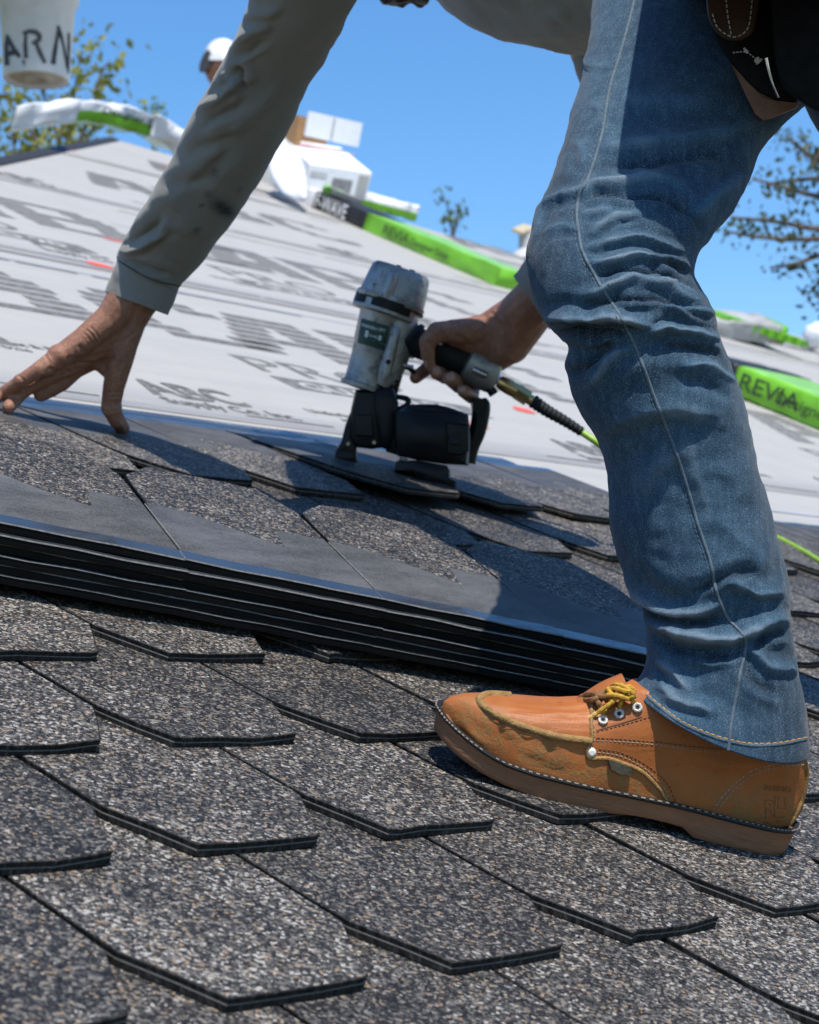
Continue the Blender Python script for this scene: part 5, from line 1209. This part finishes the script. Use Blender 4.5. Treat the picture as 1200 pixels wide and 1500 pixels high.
for txt, u0, v0, su, sv in (('metabo', .05, .30, .55, .22), ('HPT', .64, .30, .26, .20), ('NV45', .36, .62, .3, .15)):
    tv, tf = text_mesh(txt, 1., .015); wv = tv[:, 0].max(); P, f = SBa.decal(tv, tf, lambda x, y: lab(u0 + su*x/wv, v0 - y*sv), .0012)
    if P: part('lettering', P, f, M_GTXT, barrel, smooth=False)
patch('lettering', .22, .42, .33, .68, M_GTXT, .0012, 3, 3); patch('lettering', .70, .46, .80, .66, M_GTXT, .0012, 3, 3)
# flank joining barrel and grip
mb = MB(); P = [gp(x, y, -.010) for x, y in ((590, 452), (585, 480), (580, 505), (574, 530), (566, 552), (560, 566))]; mb.tube(cr(np.array(P), 5), np.interp(np.linspace(0, 1, 26), [0, .2, .7, 1], [24, 27, 22, 15])*PXM, 20); mb.build('flank', M_GUN, gun)
mb = MB(); P = [gp(x, y, -.037) for x, y in ((581, 478), (572, 520), (563, 556))]; mb.tube(cr(np.array(P), 6), np.interp(np.linspace(0, 1, 13), [0, .1, .9, 1], [4, 8, 7, 4])*PXM, 12); mb.build('flank_rib', M_GUN, gun)
mb = MB(); mb.tube(cr(np.array([gp(580, 482, .01), gp(596, 496, .0), gp(612, 502, -.005)]), 6), np.array([26]*7+[25]*6)*PXM, 20); mb.build('grip_root', M_GUN, gun)
mb = MB(); P = gp(569, 530, -.044); mb.tube([P, P - vw*.004], .004, 10); mb.build('screw', M_GBLK, gun)
# grip
mb = MB(); P = cr(np.array([gp(600, 492, -.01), gp(612, 502, -.01), (gp(650, 516, -.01)), gp(690, 532, -.01)]), 6); mb.tube(P, np.interp(np.linspace(0, 1, len(P)), [0, .12, .3, .7, 1], [25, 26, 22, 22, 24])*PXM, 24); mb.build('rubber_grip', M_RUB, gun)
mb = MB(); P = cr(np.array([gp(684, 530, -.01), gp(694, 535, -.01), gp(716, 544, -.01), gp(731, 550, -.01)]), 6); mb.tube(P, np.interp(np.linspace(0, 1, len(P)), [0, .1, .8, .93, 1], [25, 30, 30, 29, 22])*PXM, 24); endcap = mb.build('grip_end', M_GUN, gun)
mb = MB(); mb.tube([gp(693, 541, -.042), gp(713, 550, -.042)], 5.5*PXM, 12); mb.build('latch_pin', M_CHR, endcap)
mb = MB(); mb.tube([gp(716, 566, -.02), gp(724, 578, -.02)], 7*PXM, 10); mb.build('latch_knob', M_GBLK, endcap)
# trigger and trigger rod
mb = MB(); mb.tube(cr(np.array([gp(592, 536, -.01), gp(602, 541, -.012), gp(608, 550, -.014), gp(608, 556, -.014)]), 4), 4*PXM, 8); mb.build('trigger', M_GBLK, gun)
mb = MB(); mb.tube([gp(590, 535, -.022), gp(606, 538, -.022)], 3.2*PXM, 8); mb.build('trigger_pin', M_CHR, gun)
for i, (x0, y0, x1, y1, r) in enumerate(((583, 530, 570, 575, 7), (590, 532, 577, 578, 5))):
    mb = MB(); mb.tube([gp(x0, y0, -.012), gp(x1, y1, -.012)], r*PXM, 10); mb.build('safety_rod', M_GBLK, gun)
for k in range(5):
    mb = MB(); c = np.array([583, 540]) + np.array([-2.3, 8])*k; mb.tube([gp(c[0]-1, c[1], -.013), gp(c[0]-2, c[1]+4, -.013)], 10*PXM, 12); mb.build('spring_coil', M_GBLK, gun)
# shaped black castings: outline in the side view, given real depth
def slab(name, poly, d, thick, m, par, bulge=.35, smooth_poly=False, inset=.10):
    Q = np.array(poly, float)
    if smooth_poly: Q = cr(np.vstack([Q, Q[:1]]), 5)[:-1]
    c = Q.mean(0); V = []; n = len(Q); LY = [(1-inset, 0), (1-inset*.25, thick*.10), (1, thick*.3), (1, thick*.75), (1-inset*.25, thick*.93), (1-inset, thick)]
    for sc, dz in LY:
        for x, y in Q: V.append(at(c[0]+(x-c[0])*sc, c[1]+(y-c[1])*sc, d+dz))
    k0 = len(V)
    for sc, dz in ((.55, -thick*bulge*.22),): 
        for x, y in Q: V.append(at(c[0]+(x-c[0])*sc, c[1]+(y-c[1])*sc, d+dz))
    V.append(at(c[0], c[1], d-thick*bulge*.3)); kc = len(V)-1
    F = grid_faces(len(LY), n, False, True) + [(k, (k+1) % n, k0+(k+1) % n, k0+k) for k in range(n)] + [(k0+k, k0+(k+1) % n, kc) for k in range(n)]
    o = part(name, V, F, m, par); fixn(o); return autosmooth(o, 38)
slab('driver_guide', [(521, 570), (560, 572), (566, 596), (560, 656), (545, 658), (520, 655), (512, 640), (514, 600)], DG-.025, .045, M_GBLK, gun, .3)
slab('guide_arm', [(549, 570), (576, 565), (584, 590), (582, 625), (570, 660), (556, 655), (548, 600)], DG-.030, .035, M_GBLK, gun, .3)
nose = slab('nose', [(513, 604), (522, 612), (523, 655), (523, 674), (508, 677), (492, 673), (491, 662), (500, 646), (506, 622)], DG-.018, .034, M_GBLK, gun, .3)
slab('nose_foot', [(492, 660), (523, 662), (524, 675), (508, 679), (490, 674)], DG-.024, .045, M_GBLK, nose, .2)
for (x, y) in ((510, 650), (526, 624), (545, 618), (548, 648)):
    mb = MB(); p = gp(x, y, -.028); mb.tube([p+vw*.004, p - vw*.002], 2.8*PXM, 10); mb.build('screw', M_CHR if y > 640 else M_GBLK, gun)
mb = MB(); mb.box(gp(539, 616, -.031), rtw*.006, axw*.0015, vw*.002); mb.build('plate_mark', M_CHR, gun)
slab('feed_housing', [(562, 598), (584, 602), (592, 640), (586, 668), (566, 662), (558, 630)], DG-.022, .05, M_GBLK, gun, .2)
slab('guide_plate', [(523, 608), (546, 606), (547, 640), (522, 638)], DG-.034, .012, M_GBLK, gun, .1)
mb = MB(); br = cr(np.array([gp(572, 580, -.01), gp(596, 584, -.01), gp(597, 592, -.01), gp(588, 598, -.01), gp(572, 600, -.01)]), 4); mb.tube(br, 4.2*PXM, 8); mb.build('feed_door', M_GBLK, gun)
# magazine: coil canister with sloped lid
slab('magazine', [(577, 601), (600, 598), (640, 600), (686, 606), (690, 640), (687, 682), (650, 680), (612, 674), (582, 668), (577, 640)], DG-.055, .10, M_GBLK, gun, .45, False, .07)
slab('magazine_lid', [(580, 603), (603, 592), (640, 592), (664, 598), (684, 606), (684, 611), (578, 608)], DG-.045, .085, M_GBLK, gun, .2)
slab('lid_catch', [(653, 618), (688, 622), (688, 660), (675, 668), (655, 664)], DG-.068, .02, M_GBLK, gun, .15)
slab('catch_lever', [(657, 634), (672, 636), (672, 652), (657, 650)], DG-.076, .012, M_RUB, gun, .1)
slab('magazine_base', [(580, 675), (612, 674), (655, 682), (660, 690), (660, 700), (670, 706), (668, 712), (640, 712), (628, 711), (612, 704), (605, 694), (578, 688)], DG-.05, .09, M_GBLK, gun, .2, False, .06)
mb = MB(); mb.tube(cr(np.array([gp(702, 585, -.01), gp(705, 600, -.01), gp(700, 630, -.01), gp(690, 655, -.01), gp(685, 678, -.01)]), 6), np.interp(np.linspace(0, 1, 25), [0, .15, .5, 1], [11, 14, 12.5, 12])*PXM, 14); mb.build('magazine_arm', M_GBLK, gun)
mb = MB(); p = gp(703, 595, -.04); mb.tube([p, p+vw*.06], 11*PXM, 14); mb.build('arm_hinge', M_GBLK, gun)
mb = MB(); mb.tube([gp(585, 672, -.052), gp(597, 675, -.052)], 3*PXM, 8); mb.build('release_pin', M_CHR, gun)
# air fitting
def tp2(pts, rs, name, m, par, seg=16, sub=4):
    P = cr(np.array([gp(*p) for p in pts]), sub); mb = MB(); mb.tube(P, np.interp(np.linspace(0, 1, len(P)), np.linspace(0, 1, len(rs)), rs)*PXM, seg); o = mb.build(name, m, par); return o
tp2([(718, 551, -.02), (730, 557, -.02)], [11, 11, 8], 'steel_nut', M_CHR, gun, 6)
tp2([(728, 556, -.02), (738, 561, -.02)], [6, 6], 'steel_stem', M_CHR, gun)
hose = empty('air_hose', on(1140, 790, -.01), 'green air hose with brass coupler running from the nail gun behind the leg', 'hose')
tp2([(731, 558, -.02), (742, 565, -.02), (758, 574, -.02)], [9, 11, 11, 10.5], 'brass_coupler', M_BRASS, hose)
tp2([(757, 573, -.02), (774, 584, -.02)], [12, 12], 'brass_hex', M_BRASS, hose, 6); tp2([(773, 583, -.02), (782, 589, -.02)], [8, 8], 'brass_tail', M_BRASS, hose)
P = cr(np.array([gp(780, 587, -.02), gp(802, 602, -.02), gp(828, 617, -.02), gp(853, 633, -.02)]), 12); rr = np.array([(10.5 - 3.5*i/len(P))*(1.0 if i % 3 else .86) for i in range(len(P))])*PXM
mb = MB(); mb.tube(P, rr, 14); mb.build('strain_relief', M_RUB, hose)
M_HOSE = plain('green hose', (.22, .38, .03), .4, var=.15, vs=80)
P = cr(np.array([gp(851, 632, -.02), gp(880, 652, -.03), gp(930, 690, -.02), on(1010, 735, .0)+NUP*.05, on(1080, 765, -.012)+NUP*.004, on(1140, 792, -.006)+NUP*.004, on(1175, 812, -.002)+NUP*.006, on(1215, 835, .004)+NUP*.008, on(1290, 850, .006)+NUP*.008]), 10)
mb = MB(); mb.tube(P, .0052, 12); mb.build('tube', M_HOSE, hose)

# ================================================================ tool pouch on the hip
DP = 1.80
M_NYL = plain('black nylon', (.007, .007, .0075), .85, spec=.12, var=.35, vs=90, bump=.15, bs=900); M_BRL = plain('brown leather', (.050, .022, .015), .5, spec=.3, var=.4, vs=35, bump=.3, bs=300); M_BRL2 = plain('worn tan leather trim', (.14, .062, .036), .55, var=.35, vs=40, bump=.3, bs=300); M_PST = plain('pale stitching', (.45, .42, .38), .8, var=.3, vs=300)
pouch = empty('tool_pouch', at(1150, 100, 1.85), 'black nylon tool pouch with brown leather flap hanging at the hip', 'tool pouch')
slab('inner_pouch', [(1032, -60), (1120, -60), (1160, -20), (1172, 60), (1174, 120), (1165, 150), (1130, 146), (1100, 128), (1074, 96), (1050, 60), (1038, 20)], DP+.012, .05, M_NYL, pouch, .25, True, .08)
slab('leather_trim', [(1070, 92), (1088, 112), (1112, 134), (1140, 149), (1172, 151), (1168, 158), (1130, 174), (1117, 177), (1106, 168), (1092, 140)], DP+.016, .03, M_BRL2, pouch, .1, False, .05)
slab('leather_flap', [(1032, -50), (1036, 15), (1042, 36), (1055, 53), (1075, 60), (1096, 54), (1108, 34), (1110, -50)], DP-.004, .014, M_BRL, pouch, .4, True, .06)
slab('main_pouch', [(1128, -70), (1260, -70), (1290, 40), (1280, 140), (1240, 168), (1200, 164), (1172, 148), (1145, 122), (1133, 60)], DP-.028, .075, M_NYL, pouch, .3, True, .08)
mb = MB()
def st_px(pts, d, dash=5, gap=3, r=.0006):
    P = cr(np.array(pts, float), 12); L = np.concatenate([[0], np.cumsum(np.linalg.norm(np.diff(P, axis=0), axis=1))]); q = 0
    while q < L[-1]:
        mb.tube([at(np.interp(f, L, P[:, 0]), np.interp(f, L, P[:, 1]), d) for f in np.linspace(q, min(q+dash, L[-1]), 3)], r, 5); q += dash+gap
st_px([(1044, 20), (1050, 38), (1062, 49), (1076, 54), (1090, 48), (1098, 34), (1102, 0)], DP-.0062); st_px([(1063, -10), (1066, 20), (1071, 50)], DP-.0085); st_px([(1074, 77), (1092, 76), (1105, 84), (1112, 92)], DP+.005, 3, 2)
o = mb.build('stitching', M_PST, pouch); o['kind'] = 'stuff'
for pts in ([(1090, 70), (1096, 77), (1091, 74)], [(1106, 90), (1111, 84), (1109, 93), (1116, 86)]):
    mb = MB(); mb.tube(cr(np.array([at(x, y, DP+.002) for x, y in pts]), 4), .0012, 6); mb.build('frayed_thread', M_PST, pouch)
blade = empty('steel_blade', at(1140, 140, DP), 'slim steel tool shank sticking down beside the black pouch', 'hand tool')
mb = MB(); P = np.array([at(1124, 85, DP+.000), at(1128, 105, DP), at(1134, 125, DP+.001), at(1141, 142, DP+.004)]); mb.tube(cr(P, 5), np.linspace(.0026, .0016, 16), 10); mb.build('shank', M_CHR, blade)
slab('shading_bag', [(986, -260), (1250, -260), (1260, -60), (1220, -14), (1020, -16), (993, -22), (987, -120)], DP-.15, .27, M_NYL, pouch, .2, True, .05)  # unseen bag added above the frame to throw shade on the thigh

# ================================================================ second roofer in a cap beyond the ridge
mate = empty('person', at(330, 520, 10.5), 'man in a white and grey cap behind the raised sleeve, beyond the ridge', 'person')
DM = 10.3; PM = DM/FPX
def mp(x, y, dz=0.): return at(x, y, DM+dz)
MBd = MB()
def mcap(a, b, r1, r2): capsule(MBd, mp(*a), mp(*b), r1, r2)
mcap((326, 86), (326, 92), .085, .085); mcap((322, 98), (314, 112), .062, .04); mcap((305, 100), (303, 106), .014, .016); mcap((330, 105), (345, 140), .055, .06); mcap((345, 150), (362, 290), .15, .13)
mcap((345, 150, -.16), (345, 230, -.22), .06, .05); mcap((345, 150, .16), (345, 230, .22), .06, .05); mcap((345, 230, -.22), (310, 270, -.22), .05, .035); mcap((345, 230, .22), (310, 270, .22), .05, .035)
mcap((360, 290, -.09), (350, 420, -.1), .085, .06); mcap((350, 420, -.1), (360, 540, -.1), .06, .04); mcap((360, 290, .09), (350, 420, .1), .085, .06); mcap((350, 420, .1), (360, 540, .1), .06, .04); mcap((360, 540, -.1), (335, 545, -.1), .04, .035); mcap((360, 540, .1), (335, 545, .1), .04, .035)
V, F, N = fuse(MBd, .012, 3); part('body', V, F, M_SKIN, mate)
def mtube(name, pts, rs, m): mb = MB(); P = cr(np.array([mp(*p) for p in pts]), 4); mb.tube(P, np.interp(np.linspace(0, 1, len(P)), np.linspace(0, 1, len(rs)), rs), 16); mb.build(name, m, mate)
M_TEE = plain('pale shirt', (.5, .5, .48), .85); M_PANT = plain('work trousers', (.10, .10, .11), .85)
mtube('shirt', [(340, 138), (345, 150), (352, 200), (360, 270), (362, 300)], [.07, .20, .19, .18, .17], M_TEE)
mtube('trousers', [(362, 285), (358, 350), (352, 420), (360, 535)], [.17, .17, .14, .10], M_PANT)
V = []
for i in range(9):
    a = math.pi/2*i/8
    for k in range(24):
        b = 2*math.pi*k/24; V.append(mp(326, 88) + (ray(1, 0)-ray(0, 0))*0 + (UP*math.sin(a)*.115 + np.cross(UP, ray(326, 88))*math.cos(b)*math.cos(a)*.098 + ray(326, 88)*math.sin(b)*math.cos(a)*.105))
M_CAP = plain('white grey cap', (.62, .62, .64), .8, var=.25, vs=18)
cp = part('cap', V, grid_faces(9, 24, False, True), M_CAP, mate); fixn(cp)
bp = [(304, 72), (298, 80), (293, 92), (292, 104), (298, 106), (306, 98), (312, 90), (310, 78)]
o = slab('brim', bp, DM-.08, .16, plain('dark brim', (.03, .03, .035), .7), mate, 0., True, .02)
